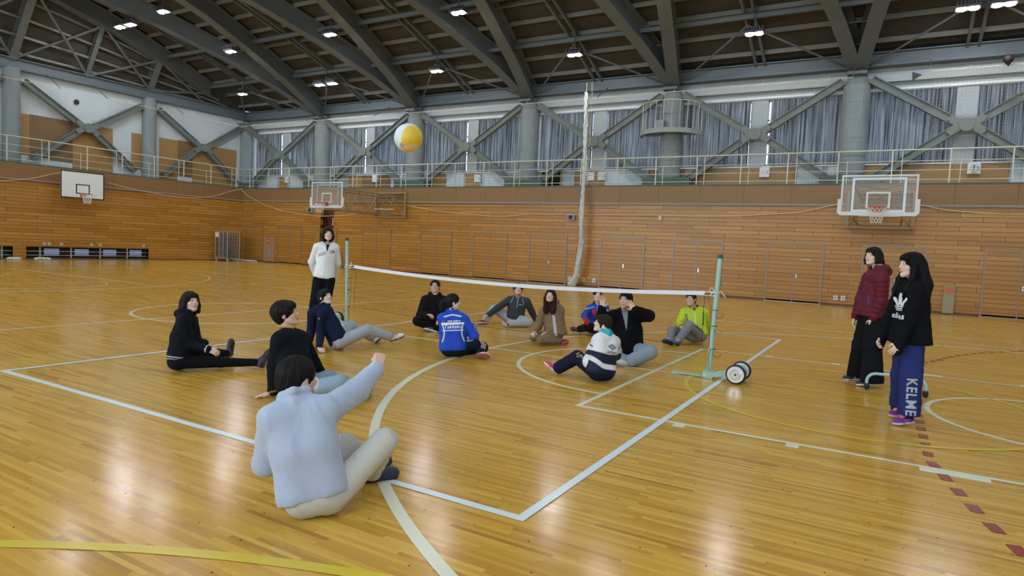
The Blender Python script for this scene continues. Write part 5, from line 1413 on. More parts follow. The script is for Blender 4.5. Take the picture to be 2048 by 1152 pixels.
# 12 woman in the white and navy top
def p12(P, c, pl, nl, J):
    W = (.72, .75, .80); Nv = (.012, .017, .045); x = pl
    for sd in 'LR':
        t, r = seglocal(P, J['sh'+sd], J['el'+sd]); c = mixc(c, mx(np.abs(t-.22)*.27-.009, np.sqrt((r**2).sum(1))-.11), Nv)
    te = np.minimum(np.sqrt(((P-J['elL'])**2).sum(1)), np.sqrt(((P-J['wrL'])**2).sum(1)))
    c = mixc(c, mx(x[:, 2]-.225-.10*np.abs(x[:, 0]), .09-te), Nv)
    c = mixc(c, mx(np.abs(x[:, 2]-.075-.55*np.clip(-x[:, 0]-.06, 0, 1)-.12*np.clip(-x[:, 0], 0, .06))-.030, .09-te), W)
    return c
def p12l(P, c, pl, J): return c
make_person('P12', 'woman in a white and navy top with a diamond emblem on her back', 1.62, D_(-.95, .10, .28), 'f', 'fringe', hcol=(.026, .017, .012), belly=.015,
    top=dict(col=(.72, .75, .80), m=.034, mat='nylon', hem=.02, low=.05, collar='stand', ccol=(.03, .40, .48), paint=p12, fold=.005, name='sports_top'),
    legs=dict(col=(.011, .014, .030), m=.028, wide=.012), shoes=dict(col=(.60, .04, .16), sole=(.6, .55, .58), lace=(.75, .72, .75)),
    hands=dict(L=(D_(.5, .6, 0), 'grip'), R=(D_(0, -.3, -.8), 'relaxed')), vox=.0055)

# 13 man with glasses
def p13(P, c, pl, nl, J):
    x = nl
    for s in (-1, 1): c = mixc(c, mx(np.abs(x[:, 0]*s-.150+np.clip(-x[:, 2]-.08, 0, 1)*.12)-.012, -.05-x[:, 1], x[:, 2]+.10, -.33-x[:, 2]), (.10, .12, .15))
    c = mixc(c, mx(np.abs(x[:, 0])-.005, .02-x[:, 1]), (.7, .72, .75))
    c = mixc(c, mx(np.abs(x[:, 0])-.035+np.clip(-x[:, 2], 0, 1)*.4, -x[:, 1], -.09-x[:, 2]), (.20, .015, .02))
    return c
make_person('P13', 'man with glasses in a yellow-green windbreaker seated behind the net', 1.72, D_(-.50, -.84, .10), 'm', 'crop', hcol=(.014, .012, .011),
    top=dict(col=(.50, .62, .03), m=.030, mat='nylon', hem=.03, cuff=(.05, .06, .08), collar='stand', ccol=(.035, .04, .05), paint=p13, name='windbreaker'),
    legs=dict(col=(.22, .24, .26), m=.024, name='sweatpants'), shoes=dict(col=(.04, .13, .28), sole=(.02, .025, .035), lace=(.6, .6, .6)),
    hands=dict(R=(D_(0, -.3, -.8), 'relaxed'), L=(D_(0, 0, -1), 'flat')), vox=.0075)
q = PERS['P13']; o, R, k = q['o'], q['Rh'], q['hk']
b = MB()
for s in (-1, 1):
    b.ring(o+R@(np.array([s*.031, .100, .002])*k), .019*k, .0022, R[:, 1], 20, 6)
    b.tube([o+R@(np.array([s*.050, .099, .006])*k), o+R@(np.array([s*.078, .06, .008])*k), o+R@(np.array([s*.080, -.01, .004])*k)], .0018, 6)
b.tube([o+R@(np.array([-.013, .102, .004])*k), o+R@(np.array([.013, .102, .004])*k)], .002, 6)
gl = b.build('glasses', M['galv'], q['root']); gl.matrix_parent_inverse = Matrix.Translation(-Vector(q['root'].location))

# 14 maroon quilted jacket
def p14(P, c, pl, nl, J):
    x = nl
    c = mixc(c, mx(np.abs(x[:, 0])-.003, .03-x[:, 1]), (.04, .05, .18))
    for s in (-1, 1): c = mixc(c, mx(np.abs(x[:, 0]*s-.110+(x[:, 2]+.37)*.25)-.005, .02-x[:, 1], x[:, 2]+.30, -.43-x[:, 2]), (.03, .06, .30))
    return c
make_person('P14', 'woman in a maroon quilted jacket and wide black trousers standing at the right', 1.68, D_(-.90, -.36, .08), 'f', 'bob', hcol=(.016, .011, .010),
    top=dict(col=(.115, .008, .022), m=.046, mat='nylon', hem=-.03, low=.02, flare=.014, collar='bighood', ccol=(.115, .008, .022), quilt=.009, paint=p14, fold=.003, name='quilted_jacket'),
    legs=dict(col=(.008, .009, .013), m=.034, wide=.060, low=.0, cutz=.065, fold=.006), shoes=dict(col=(.015, .018, .03), sole=(.62, .64, .66), lace=(.3, .32, .36), sock=(.02, .02, .02)),
    hands=dict(L=(D_(.2, .7, 0), 'relaxed'), R=(D_(.5, -.5, 0), 'relaxed')), vox=.006)

# 15 black hoodie with the white print
make_person('P15', 'woman with long black hair, black hooded top and blue sweatpants, standing', 1.64, D_(-.99, .04, .03), 'f', 'verylong', hcol=(.006, .005, .006), hs=1.10,
    top=dict(col=(.005, .006, .009), m=.040, mat='cloth', hem=-.10, low=.02, flare=.034, sleeve=-.28, collar='crew', fold=.006, name='hooded_sweatshirt'),
    legs=dict(col=(.022, .036, .15), m=.040, wide=.020, low=.04, cutz=.10, fold=.009, name='sweatpants'), shoes=dict(col=(.20, .02, .26), sole=(.62, .60, .72), lace=(.9, .22, .10), sock=(.01, .02, .08)),
    hands=dict(L=(D_(.3, .7, 0), 'relaxed'), R=(D_(.3, -.7, 0), 'relaxed')), vox=.0055)

q = PERS['P14']; k, n_, S_, F_, U_ = q['k'], q['neck'], q['S'], q['F'], q['U']
b = MB(); b.tube([n_+U_*.055*k+S_*.040*k+F_*.085, n_+U_*.075*k+S_*.085*k+F_*.02, n_+U_*.070*k+S_*.070*k-F_*.075, n_+U_*.050*k-F_*.125, n_+U_*.070*k-S_*.070*k-F_*.075, n_+U_*.075*k-S_*.085*k+F_*.02, n_+U_*.055*k-S_*.040*k+F_*.085], .011, 8)
hl_ = b.build('hood_lining', mat('cream check lining', (.40, .33, .24), .9), q['root']); hl_.matrix_parent_inverse = Matrix.Translation(-Vector(q['root'].location))
# ================================================================ net, posts, balls, hoops and the rest
M['mint'] = mat('mint green enamel', (.36, .58, .54), .35)
M['mintcap'] = mat('dark green cap', (.01, .10, .07), .5)
M['cord'] = mat('black net cord', (.02, .018, .016), .8)
M['whitecord'] = mat('white cord', (.75, .77, .78), .7)
M['tapew'] = mat('white net tape', (.72, .76, .82), .6)
PY = 8.25
def net_post(x, sgn, label):
    t = empty('net_post', (x, PY, 0), label=label, cat='net post', group='posts of the low net')
    lean = .05*sgn
    b = MB(); b.tube([(0, 0, .07), (lean, 0, 1.50)], .028, 24); b.build('pole', M['mint'], t, smooth=False)
    b = MB(); b.tube([(lean, 0, 1.50), (lean*1.02, 0, 1.55)], .030, 18); b.build('cap', M['mintcap'], t)
    b = MB(); b.lathe((0, 0, .07), [(.034, 0), (.034, .02)], n=16); b.build('collar', M['offwhite'], t)
    b = MB(); b.box(-.06, .06, -.05, .05, .003, .09); b.bar((-sgn*.03, 0, .02), (-sgn*.47, .03, .014), .06, .02)
    b.add([(sgn*.05, -.045, .02), (sgn*.05, .045, .02), (sgn*.34, -.05, .09), (sgn*.34, .05, .09), (sgn*.05, -.045, .08), (sgn*.05, .045, .08), (sgn*.34, -.05, .16), (sgn*.34, .05, .16)],
          [(0, 1, 3, 2), (4, 6, 7, 5), (0, 2, 6, 4), (1, 5, 7, 3), (2, 3, 7, 6), (0, 4, 5, 1)])
    b.build('base', M['mint'], t)
    b = MB(); b.lathe((sgn*.36, -.13, .12), [(.085, 0), (.085, .26)], (0, 1, 0), 24); b.build('weight_drum', M['mint'], t)
    for s in (-1, 1):
        c = (sgn*.36, s*.16, .12)
        b = MB(); b.lathe((c[0], c[1]-.03, c[2]), [(.085, 0), (.112, .004), (.119, .016), (.119, .044), (.112, .056), (.085, .06)], (0, 1, 0), 32)
        w = b.build('wheel', M['black'], t)
        b = MB(); b.lathe((c[0], c[1]-.034, c[2]), [(.098, 0), (.098, .068)], (0, 1, 0), 32); b.build('rim', M['whitecord'], w)
        b = MB(); b.lathe((c[0], c[1]-.037, c[2]), [(.060, 0), (.068, .004), (.068, .070), (.060, .074)], (0, 1, 0), 28); b.build('hub_plate', M['chrome'], w)
        b = MB(); b.lathe((c[0], c[1]-.045, c[2]), [(.026, 0), (.026, .09)], (0, 1, 0), 16); b.build('hub_ring', M['whitecord'], w)
        b = MB(); b.lathe((c[0], c[1]-.049, c[2]), [(.013, 0), (.013, .098)], (0, 1, 0), 12); b.build('axle', M['black'], w)
    b = MB(); b.box(-.055, -.02, -.052, -.048, .03, .06); b.build('sticker', M['white'], t)
    return t
net_post(-1.87, 1, 'mint green wheeled net post at the right end of the net')
net_post(-8.03, -1, 'mint green wheeled net post at the left end of the net')

def zt(x):      # height of the tape between the posts
    u = (x+7.86)/6.0; return 1.085-.10*4*u*(1-u)*1.0+(.005)*u
def zb(x):
    u = (x+7.86)/6.0; return .385-.09*4*u*(1-u)+.02*u
t = empty('sitting_volleyball_net', (-4.93, PY, 0), label='low fine-meshed net with a white top tape across the court', cat='net')
OX = -4.93
xs = np.linspace(-7.88, -1.98, 60)
def yw(x, z=1.2):
    # the slack net is pushed back where the man in black leans against it
    return .02*math.sin(x*1.7)+.52*math.exp(-((x+3.22)/.52)**2)*min(1, max(0, (1.02-z)/.22))
b = MB()
P_ = [(x-OX, yw(x), zt(x)-.02) for x in xs]
b.sweep(P_, [(-.005, -.026), (.005, -.026), (.005, .026), (-.005, .026)]); b.build('top_tape', M['tapew'], t)
b = MB(); b.tube([(x-OX, yw(x, zb(x)), zb(x)) for x in xs], .0035, 5); b.tube([(-7.88-OX, 0, zb(-7.88)), (-7.86-OX, 0, zt(-7.88)-.03)], .0035, 5); b.tube([(-1.98-OX, 0, zb(-1.98)), (-1.98-OX, 0, zt(-1.98)-.03)], .0035, 5)
b.build('border_cord', M['cord'], t)
b = MB(); cell = .026; r = .0006
nx = int(5.88/cell)
tri = [(r*math.cos(a), r*math.sin(a)) for a in (PI/2, PI*7/6, PI*11/6)]
for i in range(1, nx):
    x = -7.88+i*cell
    zz = np.linspace(zb(x), zt(x)-.045, 8 if -4.4 < x < -2.0 else 2)
    b.sweep([(x-OX, yw(x, z), z) for z in zz], tri, cap=False)
nz = 26
for j in range(1, nz):
    f = j/nz
    b.sweep([(x-OX, yw(x, zb(x)+(zt(x)-.045-zb(x))*f), zb(x)+(zt(x)-.045-zb(x))*f) for x in xs], tri, cap=False)
b.build('mesh', M['cord'], t)
b = MB()
for x0_, x1_, s in ((-7.99, -7.88, 1), (-1.84, -1.98, -1)):
    for z in (zt(x1_)-.005, zt(x1_)-.045): b.tube([(x1_-OX, 0, z), (x0_-OX+s*.03, 0, z+.005), (x0_-OX, -.035, z), (x0_-OX-s*.035, 0, z), (x0_-OX, .035, z)], .005, 6)
    b.tube([(x0_-OX-s*.03, -.02, zt(x1_)), (x0_-OX-s*.07, -.03, zt(x1_)+.01), (x0_-OX-s*.12, -.02, zt(x1_)-.06)], .005, 6)
    b.ring((x0_-OX+s*.05, -.03, zt(x1_)+.02), .03, .005, (.3, 1, .2), 12, 5); b.ring((x0_-OX+s*.03, -.04, zt(x1_)-.03), .025, .005, (-.3, 1, .4), 12, 5)
b.build('tie_cord', M['whitecord'], t)
b = MB()
for xp, s in ((-7.99, 1), (-1.84, -1)):
    prev = (xp+s*.10-OX, 0, zt(xp)-.06)
    for z in (.86, .66, .37):
        b.tube([prev, (xp-OX+s*.04, -.02, z+.01)], .003, 5); b.ring((xp-OX, 0, z), .036, .0035, (0, 0, 1), 14, 5)
        b.ring((xp-OX-s*.06, -.02, z-.05), .045, .0028, (0, 1, .1), 16, 5, .6, 4.2); prev = (xp-OX+s*.05, -.01, z)
    b.tube([(xp-OX+s*.02, -.035, .37), (xp-OX+s*.035, -.04, .25), (xp-OX+s*.02, -.04, .10)], .0035, 5)
b.build('lacing_cord', M['cord'], t)

# volleyball in the air
t = empty('volleyball', (-3.07, 3.72, 2.28), label='white and yellow volleyball flying above the court', cat='ball')
fx = Vector((math.sqrt(.5), .3, .1))
R_ = .103
wv = wdir(-.62, -.55, .35); yv = wdir(.72, -.66, -.15)
def ballpart(name, sel, m):
    N = 40; vs = []; fs = []
    for i in range(N+1):
        for j in range(2*N):
            a = PI*i/N; c = 2*PI*j/(2*N); vs.append((math.sin(a)*math.cos(c), math.sin(a)*math.sin(c), math.cos(a)))
    for i in range(N):
        for j in range(2*N):
            q = (i*2*N+j, i*2*N+(j+1) % (2*N), (i+1)*2*N+(j+1) % (2*N), (i+1)*2*N+j)
            c = unit(sum(np.array(vs[k]) for k in q))
            if sel(c): fs.append(q)
    b = MB(); b.add([(v[0]*R_, v[1]*R_, v[2]*R_) for v in vs], fs); return b.build(name, m, t, smooth=True)
e1 = unit(np.cross(yv, wv))
M['ballw'] = mat('white ball panel', (.66, .72, .76), .45); M['bally'] = mat('yellow ball panel', (.72, .50, .035), .45); M['ballp'] = mat('pale ball panel', (.72, .58, .42), .5); M['ballb'] = mat('violet ball panel', (.35, .33, .55), .5)
lowv = wdir(.25, -.25, -.95)
def cls(c):
    if c@lowv > .80: return 'p'
    if c@yv > .42: return 'y'
    if c@unit(lowv*.8+wv*.6) > .97: return 'b'
    if c@yv < -.55: return 'p'
    return 'w'
ballpart('white_panel', lambda c: cls(c) == 'w', M['ballw']); ballpart('yellow_panel', lambda c: cls(c) == 'y', M['bally'])
ballpart('peach_panel', lambda c: cls(c) == 'p', M['ballp']); ballpart('violet_panel', lambda c: cls(c) == 'b', M['ballb'])

# ---- basketball backboards
M['orange'] = mat('orange hoop steel', (.50, .07, .02), .4)
M['truss'] = mat('ochre painted steel tube', (.27, .20, .11), .5)
def hoop(t, y0, z=3.05, s=-1):
    b = MB(); b.ring((0, y0+s*.38, z), .225, .010, n=32); b.bar((-.09, y0, z-.01), (-.09, y0+s*.20, z), .02, .03); b.bar((.09, y0, z-.01), (.09, y0+s*.20, z), .02, .03); b.cbox((0, y0+s*.02, z-.05), (.22, .03, .18))
    h = b.build('hoop', M['orange'], t)
    b = MB(); n = 12
    for i in range(n):
        for d in (-1, 1):
            pts = []
            for j in range(7):
                f = j/6; a = 2*PI*(i+d*j*.5)/n; r = .222-.115*f+.02*f*f; pts.append((r*math.cos(a), y0+s*.38+r*math.sin(a), z-.012-.42*f))
            b.tube(pts, .005, 4, cap=False)
    b.build('hoop_net', M['whitecord'], h)
    return h
def glass_board(x, y, label):
    t = empty('basketball_backboard', (x, y, 0), label=label, cat='backboard', group='clear backboards along the back wall')
    g = MB(); g.box(-.90, .90, -.006, .006, 2.92, 3.95); g.build('clear_board', M['glass'], t)
    def fr(b, x0, x1, z0, z1, w, y0_=-.02, y1_=.02):
        b.box(x0, x1, y0_, y1_, z1-w, z1); b.box(x0, x1, y0_, y1_, z0, z0+w); b.box(x0, x0+w, y0_, y1_, z0+w, z1-w); b.box(x1-w, x1, y0_, y1_, z0+w, z1-w)
    b = MB(); fr(b, -.93, .93, 2.90, 3.97, .045); b.build('board_frame', M['white'], t)
    b = MB(); fr(b, -.295, .295, 3.05, 3.50, .05, -.012, -.007); b.build('target_square', M['white'], t)
    b = MB(); prof_ = [(-.045, -.04), (.045, -.04), (.045, .045), (-.045, .045)]
    b.sweep([(-.955, 0, 3.30), (-.955, 0, 2.93), (-.92, 0, 2.885), (.92, 0, 2.885), (.955, 0, 2.93), (.955, 0, 3.30)], prof_, upv=(0, 1, 0)); b.build('edge_padding', M['white'], t)
    b = MB(); fr(b, -.66, .66, 2.95, 3.90, .06, .03, .06); b.build('back_frame', M['galv'], t)
    hoop(t, 0.0)
    b = MB(); L = YB-y-.05
    for sx in (-.62, .62):
        for zz in (2.80, 3.70): b.tube([(sx, .06, zz), (sx, L, zz)], .028, 8)
        k = 0; yy = .1
        while yy < L-.5:
            b.tube([(sx, yy, 2.80 if k % 2 else 3.70), (sx, yy+.62, 3.70 if k % 2 else 2.80)], .018, 6); b.tube([(sx, yy, 2.80), (sx, yy, 3.70)], .015, 6); yy += .62; k += 1
    for yy in (.1, L/2, L-.1):
        for zz in (2.80, 3.70): b.tube([(-.62, yy, zz), (.62, yy, zz)], .022, 6)
    b.tube([(-.62, .1, 3.70), (.62, L/2, 3.70)], .016, 6); b.tube([(.62, .1, 3.70), (-.62, L/2, 3.70)], .016, 6)
    b.build('arm_truss', M['truss'], t)
    b = MB()
    for sx in (-.95, .95): b.box(sx-.05, sx+.05, L-.12, L, 2.66, 3.92)
    for zz in (2.70, 3.88): b.box(-.95, .95, L-.10, L-.02, zz-.04, zz+.04)
    b.tube([(-.95, L-.12, 2.75), (0, L-.12, 3.8), (.95, L-.12, 2.75)], .02, 6); b.build('wall_bracket', M['truss'], t)
    b = MB(); b.tube([(-.6, L-.5, 3.05), (.6, L-.5, 3.05)], .035, 8); b.build('cross_shaft', M['galv'], t)
    return t
glass_board(-.42, 20.75, 'clear backboard with white frame and hoop at the right, above the standing women')
glass_board(-21.5, 20.65, 'clear backboard at the left of the back wall, on a long steel truss')
t = empty('basketball_backboard', (XL+.55, 15.98, 0), -PI/2, label='solid white backboard with black border on the left wall', cat='backboard')
# local x runs along -Y, local -y points into the hall
t.rotation_euler = (0, 0, PI/2)
b = MB(); b.box(-.92, .92, -.02, .02, 2.82, 4.02); b.build('board', M['white'], t)
b = MB()
def fr2(b, x0, x1, z0, z1, w):
    for y0_, y1_ in ((-.026, -.018),):
        b.box(x0, x1, y0_, y1_, z1-w, z1); b.box(x0, x1, y0_, y1_, z0, z0+w); b.box(x0, x0+w, y0_, y1_, z0, z1); b.box(x1-w, x1, y0_, y1_, z0, z1)
fr2(b, -.93, .93, 2.81, 4.03, .045); fr2(b, -.295, .295, 3.02, 3.46, .045); b.build('black_border', M['black'], t)
hoop(t, -.02, 3.02)
b = MB()
for sx in (-.6, .6):
    for zz in (3.0, 3.8): b.tube([(sx, .02, zz), (sx*.8, .50, zz)], .025, 8)
b.build('wall_arm', M['truss'], t)

# ---- gallery railings
def railing(name, p0, p1, label, posts):
    t = empty(name, (p0[0], p0[1], ZG+.05), label=label, cat='railing')
    A_ = Vector((0, 0, 0)); B_ = Vector((p1[0]-p0[0], p1[1]-p0[1], 0)); L = B_.length; d = B_/L
    for z, r, nm in ((1.08, .026, 'handrail'), (.72, .013, 'lower_rail'), (.42, .013, 'lower_rail'), (.12, .013, 'lower_rail')):
        b = MB(); b.tube([A_+Vector((0, 0, z)), B_+Vector((0, 0, z))], r, 8); b.build(nm, M['rail'], t)
    s = .45; k = 0
    while s < L:
        q = A_+d*s; b = MB(); b.box(q.x-.02, q.x+.02, q.y-.02, q.y+.02, 0, 1.08); b.build('post', M['rail'], t)
        q2 = q+d*.28; b = MB(); b.box(q2.x-.012, q2.x+.012, q2.y-.012, q2.y+.012, .0, .75 if k % 2 else 1.08); b.build('baluster', M['rail'], t)
        s += 1.6; k += 1
    return t
railing('gallery_railing', (XL+.05, YB+.02), (8.0, YB+.02), 'cream painted railing of the gallery along the back wall', None)
railing('gallery_railing', (XL-.02, YB-.05), (XL-.02, 6.0), 'cream painted railing of the gallery along the left wall', None)

# ---- ball stop nets hung in front of the walls, with their scalloped rope
def stopnet(label, pts, ztop, m, catname):
    """pts: (x, y, z of lower rope)"""
    vs = []; fs = []; n = len(pts)
    for i, (x, y, z) in enumerate(pts):
        s = .05*math.sin(i*.9)
        for j in range(9):
            f = j/8
            q = (x, y+s*f, z+(ztop-z)*(1-f)) if m == 'b' else (x-s*f, y, z+(ztop-z)*(1-f))
            vs.append(q)
    for i in range(n-1):
        for j in range(8): a = i*9+j; fs.append((a, a+1, a+10, a+9))
    t = empty('ball_stop_net', (pts[n//2][0], pts[n//2][1], 0), label=label, cat='safety net')
    off = Vector(t.location)
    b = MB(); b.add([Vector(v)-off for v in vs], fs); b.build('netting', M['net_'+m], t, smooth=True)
    b = MB(); b.tube([Vector((x, y, z))-off for x, y, z in pts], .014, 6); b.build('edge_rope', M['rope'], t)
    b = MB(); b.tube([Vector((pts[0][0], pts[0][1], ztop))-off, Vector((pts[-1][0], pts[-1][1], ztop))-off], .014, 6)
    for i in range(0, n, 3): b.tube([Vector((pts[i][0], pts[i][1], ztop))-off, Vector((pts[i][0], pts[i][1], ztop+.09))-off], .008, 4)
    b.build('top_rope', M['rope'], t)
    b = MB()
    for i in sorted({0, n//2, n-1}):
        x, y, z = pts[i]; b.bar(Vector((x, y, ztop))-off, (Vector((x, 25.88, 8.36)) if m == 'b' else Vector((XU+.34, y, 8.36)))-off, .02, .03)
    b.build('bracket', M['steel_lo'], t)
    return t
def interp(kx, kz, a, b_, n): xs_ = np.linspace(a, b_, n); return xs_, np.interp(xs_, kx, kz)
rb = [(-32.62, 4.10), (-32.0, 3.72), (-30.56, 3.22), (-29.2, 2.93), (-27.74, 2.76), (-26.23, 2.65), (-24.43, 2.73), (-22.6, 2.95), (-20.7, 3.33), (-19.5, 3.15), (-17.81, 2.97), (-15.09, 2.81), (-13.58, 2.96), (-11.68, 2.95), (-8.24, 3.0), (-6.6, 2.98), (-4.85, 3.02), (-2.85, 3.17), (-1.62, 3.49), (.55, 3.49), (1.51, 3.28), (2.54, 3.21), (4.4, 3.2), (8, 3.5)]
# the nets are parted where the backboard arms come through
for xa, xb, n_, l in ((-32.6, -22.65, 30, 'cream ball net before the back wall, between the corner and the left clear backboard'), (-20.35, -1.52, 54, 'cream ball net before the back wall, between the two clear backboards'), (.68, 8.0, 22, 'cream ball net before the back wall, right of the right clear backboard')):
    xs_, zs_ = interp([a for a, _ in rb], [b_ for _, b_ in rb], xa, xb, n_)
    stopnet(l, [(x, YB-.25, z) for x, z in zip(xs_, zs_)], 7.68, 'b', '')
rl = [(8, 3.4), (11, 3.2), (12.88, 3.28), (14, 3.5), (15.16, 3.91), (16.98, 3.73), (18, 3.55), (19.26, 3.4), (20.5, 3.33), (21.71, 3.34), (22.9, 3.55), (23.7, 3.85), (24.6, 4.12)]
for ya, yb, n_, l in ((8.0, 15.2, 24, 'cream ball net before the left wall, left of the white backboard'), (17.2, 24.6, 26, 'cream ball net before the left wall, between the white backboard and the corner')):
    ys_, zs_ = interp([a for a, _ in rl], [b_ for _, b_ in rl], ya, yb, n_)
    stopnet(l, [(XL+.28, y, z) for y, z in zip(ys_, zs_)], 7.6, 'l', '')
# the tall bundled dividing net
t = empty('bundled_divider_net', (-11.02, 24.45, 0), label='tall white dividing net bundled into a thin column before the back wall', cat='net')
bp = [(.30, -.02, .10), (.10, 0, .45), (.0, 0, 1.2), (.05, 0, 1.75), (.0, 0, 3.0), (.03, 0, 5.0), (-.02, 0, 6.5), (-.05, 0, 7.6), (-.06, 0, 7.85)]
bp = [(-a*.9 if i < 2 else a, b_, c) for i, (a, b_, c) in enumerate(bp)]
Fm = Form()
for da, ph in ((.055, 0), (.055, 2.1), (.055, 4.2)):
    Fm.chain([(a+da*math.cos(ph+c*1.3)-11.02, 24.45+da*math.sin(ph+c*1.3), c) for a, b_, c in bp], [.13, .085, .065, .05, .062, .062, .055, .045, .03], .02)
M['bundle'] = mat('white bundled netting', (.52, .55, .52), .85)
bn = Fm.build('net_bundle', M['bundle'], t, vox=.022, disp=lambda P: .010*np.sin(P[..., 2]*19+P[..., 0]*30)+.006*np.sin(P[..., 2]*47+P[..., 1]*60))
b = MB(); b.tube([(-.06, 0, 7.8), (-.06, 0, 8.25)], .012, 6)
for z in (1.72, 1.78): b.ring((.05, 0, z), .085, .012, n=14, m=5)
b.build('tie_rope', M['rope'], t)
b = MB()
for dx in (.10, .16): b.tube([(dx, .1, 8.3), (dx+.02, .1, 4.2)], .006, 4)
b.build('hoist_cord', M['rope'], t)

# ---- round balcony on the column
t = empty('round_balcony', (COLX[5-1], 26.06, 6.2)); t.location = (-7.98, 26.06, 6.25)
tag(t, 'small round platform with barred railing around a column, right of the net bundle', 'balcony')
def halfring(b, R0, R1, z0, z1, a0=PI, a1=2*PI, n=36):
    vs = []; fs = []
    for i in range(n+1):
        a = a0+(a1-a0)*i/n; c, s = math.cos(a), math.sin(a)
        vs += [(R0*c, R0*s, z0), (R1*c, R1*s, z0), (R1*c, R1*s, z1), (R0*c, R0*s, z1)]
    for i in range(n):
        for j in range(4): k = (j+1) % 4; fs.append((4*i+j, 4*i+k, 4*i+4+k, 4*i+4+j))
    return b.add(vs, fs)
b = MB(); halfring(b, .44, 1.22, .02, .06); b.build('deck', M['steel'], t)
b = MB(); halfring(b, 1.20, 1.24, -.04, .14); b.build('rim_band', mat('pale green band', (.26, .31, .29), .5), t)
b = MB(); b.tube([(1.18*math.cos(PI+PI*i/24), 1.18*math.sin(PI+PI*i/24), 1.2) for i in range(25)], .018, 6); b.build('top_rail', M['rail'], t)
for i in range(13):
    a = PI+PI*i/12; b = MB(); b.tube([(1.18*math.cos(a), 1.18*math.sin(a), .1), (1.18*math.cos(a), 1.18*math.sin(a), 1.2)], .010, 6); b.build('bar', M['rail'], t)
b = MB(); b.cbox((-.35, -.45, .38), (.35, .3, .35)); b.build('equipment_box', M['grey'], t)

# ---- wall fittings
def fitting(name, label, cat, x, z, w, h, m, wall='b', d=.06, group=None):
    loc = (x, YB, z) if wall == 'b' else (XL, x, z) if wall == 'l' else (x, YU-.03, z)
    t = empty(name, loc, label=label, cat=cat)
    if group: t['group'] = group
    b = MB()
    if wall == 'l': b.box(0, d, -w/2, w/2, -h/2, h/2)
    else: b.box(-w/2, w/2, -d, 0, -h/2, h/2)
    b.build('casing', M[m], t); return t
def spk(x, z, label):
    t = fitting('wall_speaker', label, 'speaker', x, z, .34, .26, 'grey', d=.14, group='wall speakers')
    b = MB(); b.lathe((0, -.14, 0), [(.09, 0), (.09, .012), (.05, .004)], (0, -1, 0), 20); b.build('speaker_cone', M['black'], t)
spk(-11.68, 2.87, 'grey wall speaker left of the net bundle'); spk(-27.1, 2.98, 'grey wall speaker beside the left clear backboard')
fitting('wall_sensor', 'small cream box high on the planked back wall', 'sensor', -7.88, 2.9, .12, .15, 'offwhite')
for x, l, m in ((-11.62, 'white wall socket left of the foot of the net bundle', 'white'), (-11.0, 'cream wall socket at the foot of the net bundle', 'offwhite'), (-10.53, 'white wall socket right of the foot of the net bundle', 'white'),
                (-1.55, 'grey-blue floor socket near the standing women, the left one', 'galv'), (-1.32, 'grey-blue floor socket near the standing women, the right one', 'galv')):
    t = fitting('wall_socket', l, 'socket', x, .28, .13, .16, m, d=.03)
    MB().box(-.03, .03, -.034, -.028, -.04, .04).build('outlet_face', M['grey'], t)
for y, l in ((14.66, 'leftmost pale wall socket above the low window'), (14.86, 'second pale wall socket above the low window'), (15.36, 'third pale wall socket above the low window'), (16.65, 'pinkish wall socket above the middle of the low window'), (17.04, 'white wall socket above the middle of the low window'), (19.13, 'wall socket above the right end of the low window')):
    t = fitting('wall_socket', l, 'socket', y, .70, .12, .12, 'offwhite', 'l', .03)
    MB().box(.028, .034, -.03, .03, -.03, .03).build('outlet_face', M['grey'], t)
M['board'] = mat('tan board', (.36, .21, .11), .6); M['redp'] = mat('red print', (.5, .03, .03), .5); M['putty'] = mat('putty metal box', (.32, .29, .17), .5)
t = fitting('notice_board', 'tan upright board with a small red sign between the first two doors', 'notice board', -30.36, .74, .88, 1.36, 'board', d=.05)
b = MB(); b.box(-.1, .08, -.056, -.05, .34, .58); b.build('red_sign', M['redp'], t); b = MB(); b.box(-.10, .18, -.056, -.05, -.40, -.06); b.build('picture', M['grey'], t)
b = MB(); b.box(-.04, .03, -.060, -.056, .42, .52); b.build('sign_mark', M['white'], t)
t = fitting('metal_wall_box', 'putty grey metal box with red and white label beside the dark alcove', 'wall box', -24.9, .42, .36, .82, 'putty', d=.12)
b = MB(); b.box(-.14, .14, -.126, -.12, .22, .40); b.build('red_label', M['redp'], t); b = MB(); b.box(-.14, .14, -.126, -.12, .06, .215); b.build('white_label', M['white'], t)
t = fitting('metal_wall_box', 'putty grey metal box with an orange label at the right of the back wall', 'wall box', 1.68, .48, .30, .88, 'putty', d=.12)
b = MB(); b.box(-.12, .12, -.126, -.12, .20, .38); b.build('orange_label', mat('orange label', (.5, .16, .06), .6), t)
for x, z, l in ((-30.55, 4.80, 'first from the corner'), (-23.82, 4.77, 'below the second brace cross'), (-17.35, 4.70, 'below the third brace cross'), (-10.97, 4.72, 'beside the net bundle'), (-4.36, 4.77, 'right of the round balcony'), (2.15, 4.79, 'near the right edge of the photo')):
    t = fitting('switch_cabinet', 'small white cabinet on the gallery wall, '+l, 'cabinet', x, z, .36, .36, 'white', 'u', .10, 'white cabinets on the gallery wall')
    MB().box(.10, .13, -.128, -.12, -.06, .06).build('latch', M['grey'], t)
t = fitting('paper_notice', 'white paper notice on the gallery wall left of a small cabinet', 'notice', -11.5, 4.72, .32, .36, 'white', 'u', .04)
MB().box(-.08, .08, -.046, -.04, -.05, .08).build('printed_area', M['galv'], t)
t = fitting('paper_notice', 'white label with dark writing on the gallery cabinet at the right', 'notice', 2.15, 4.79, .16, .26, 'offwhite', 'u', .02)
t.location.y -= .13
MB().box(-.015, .015, -.026, -.02, -.09, .09).build('printed_area', M['black'], t)

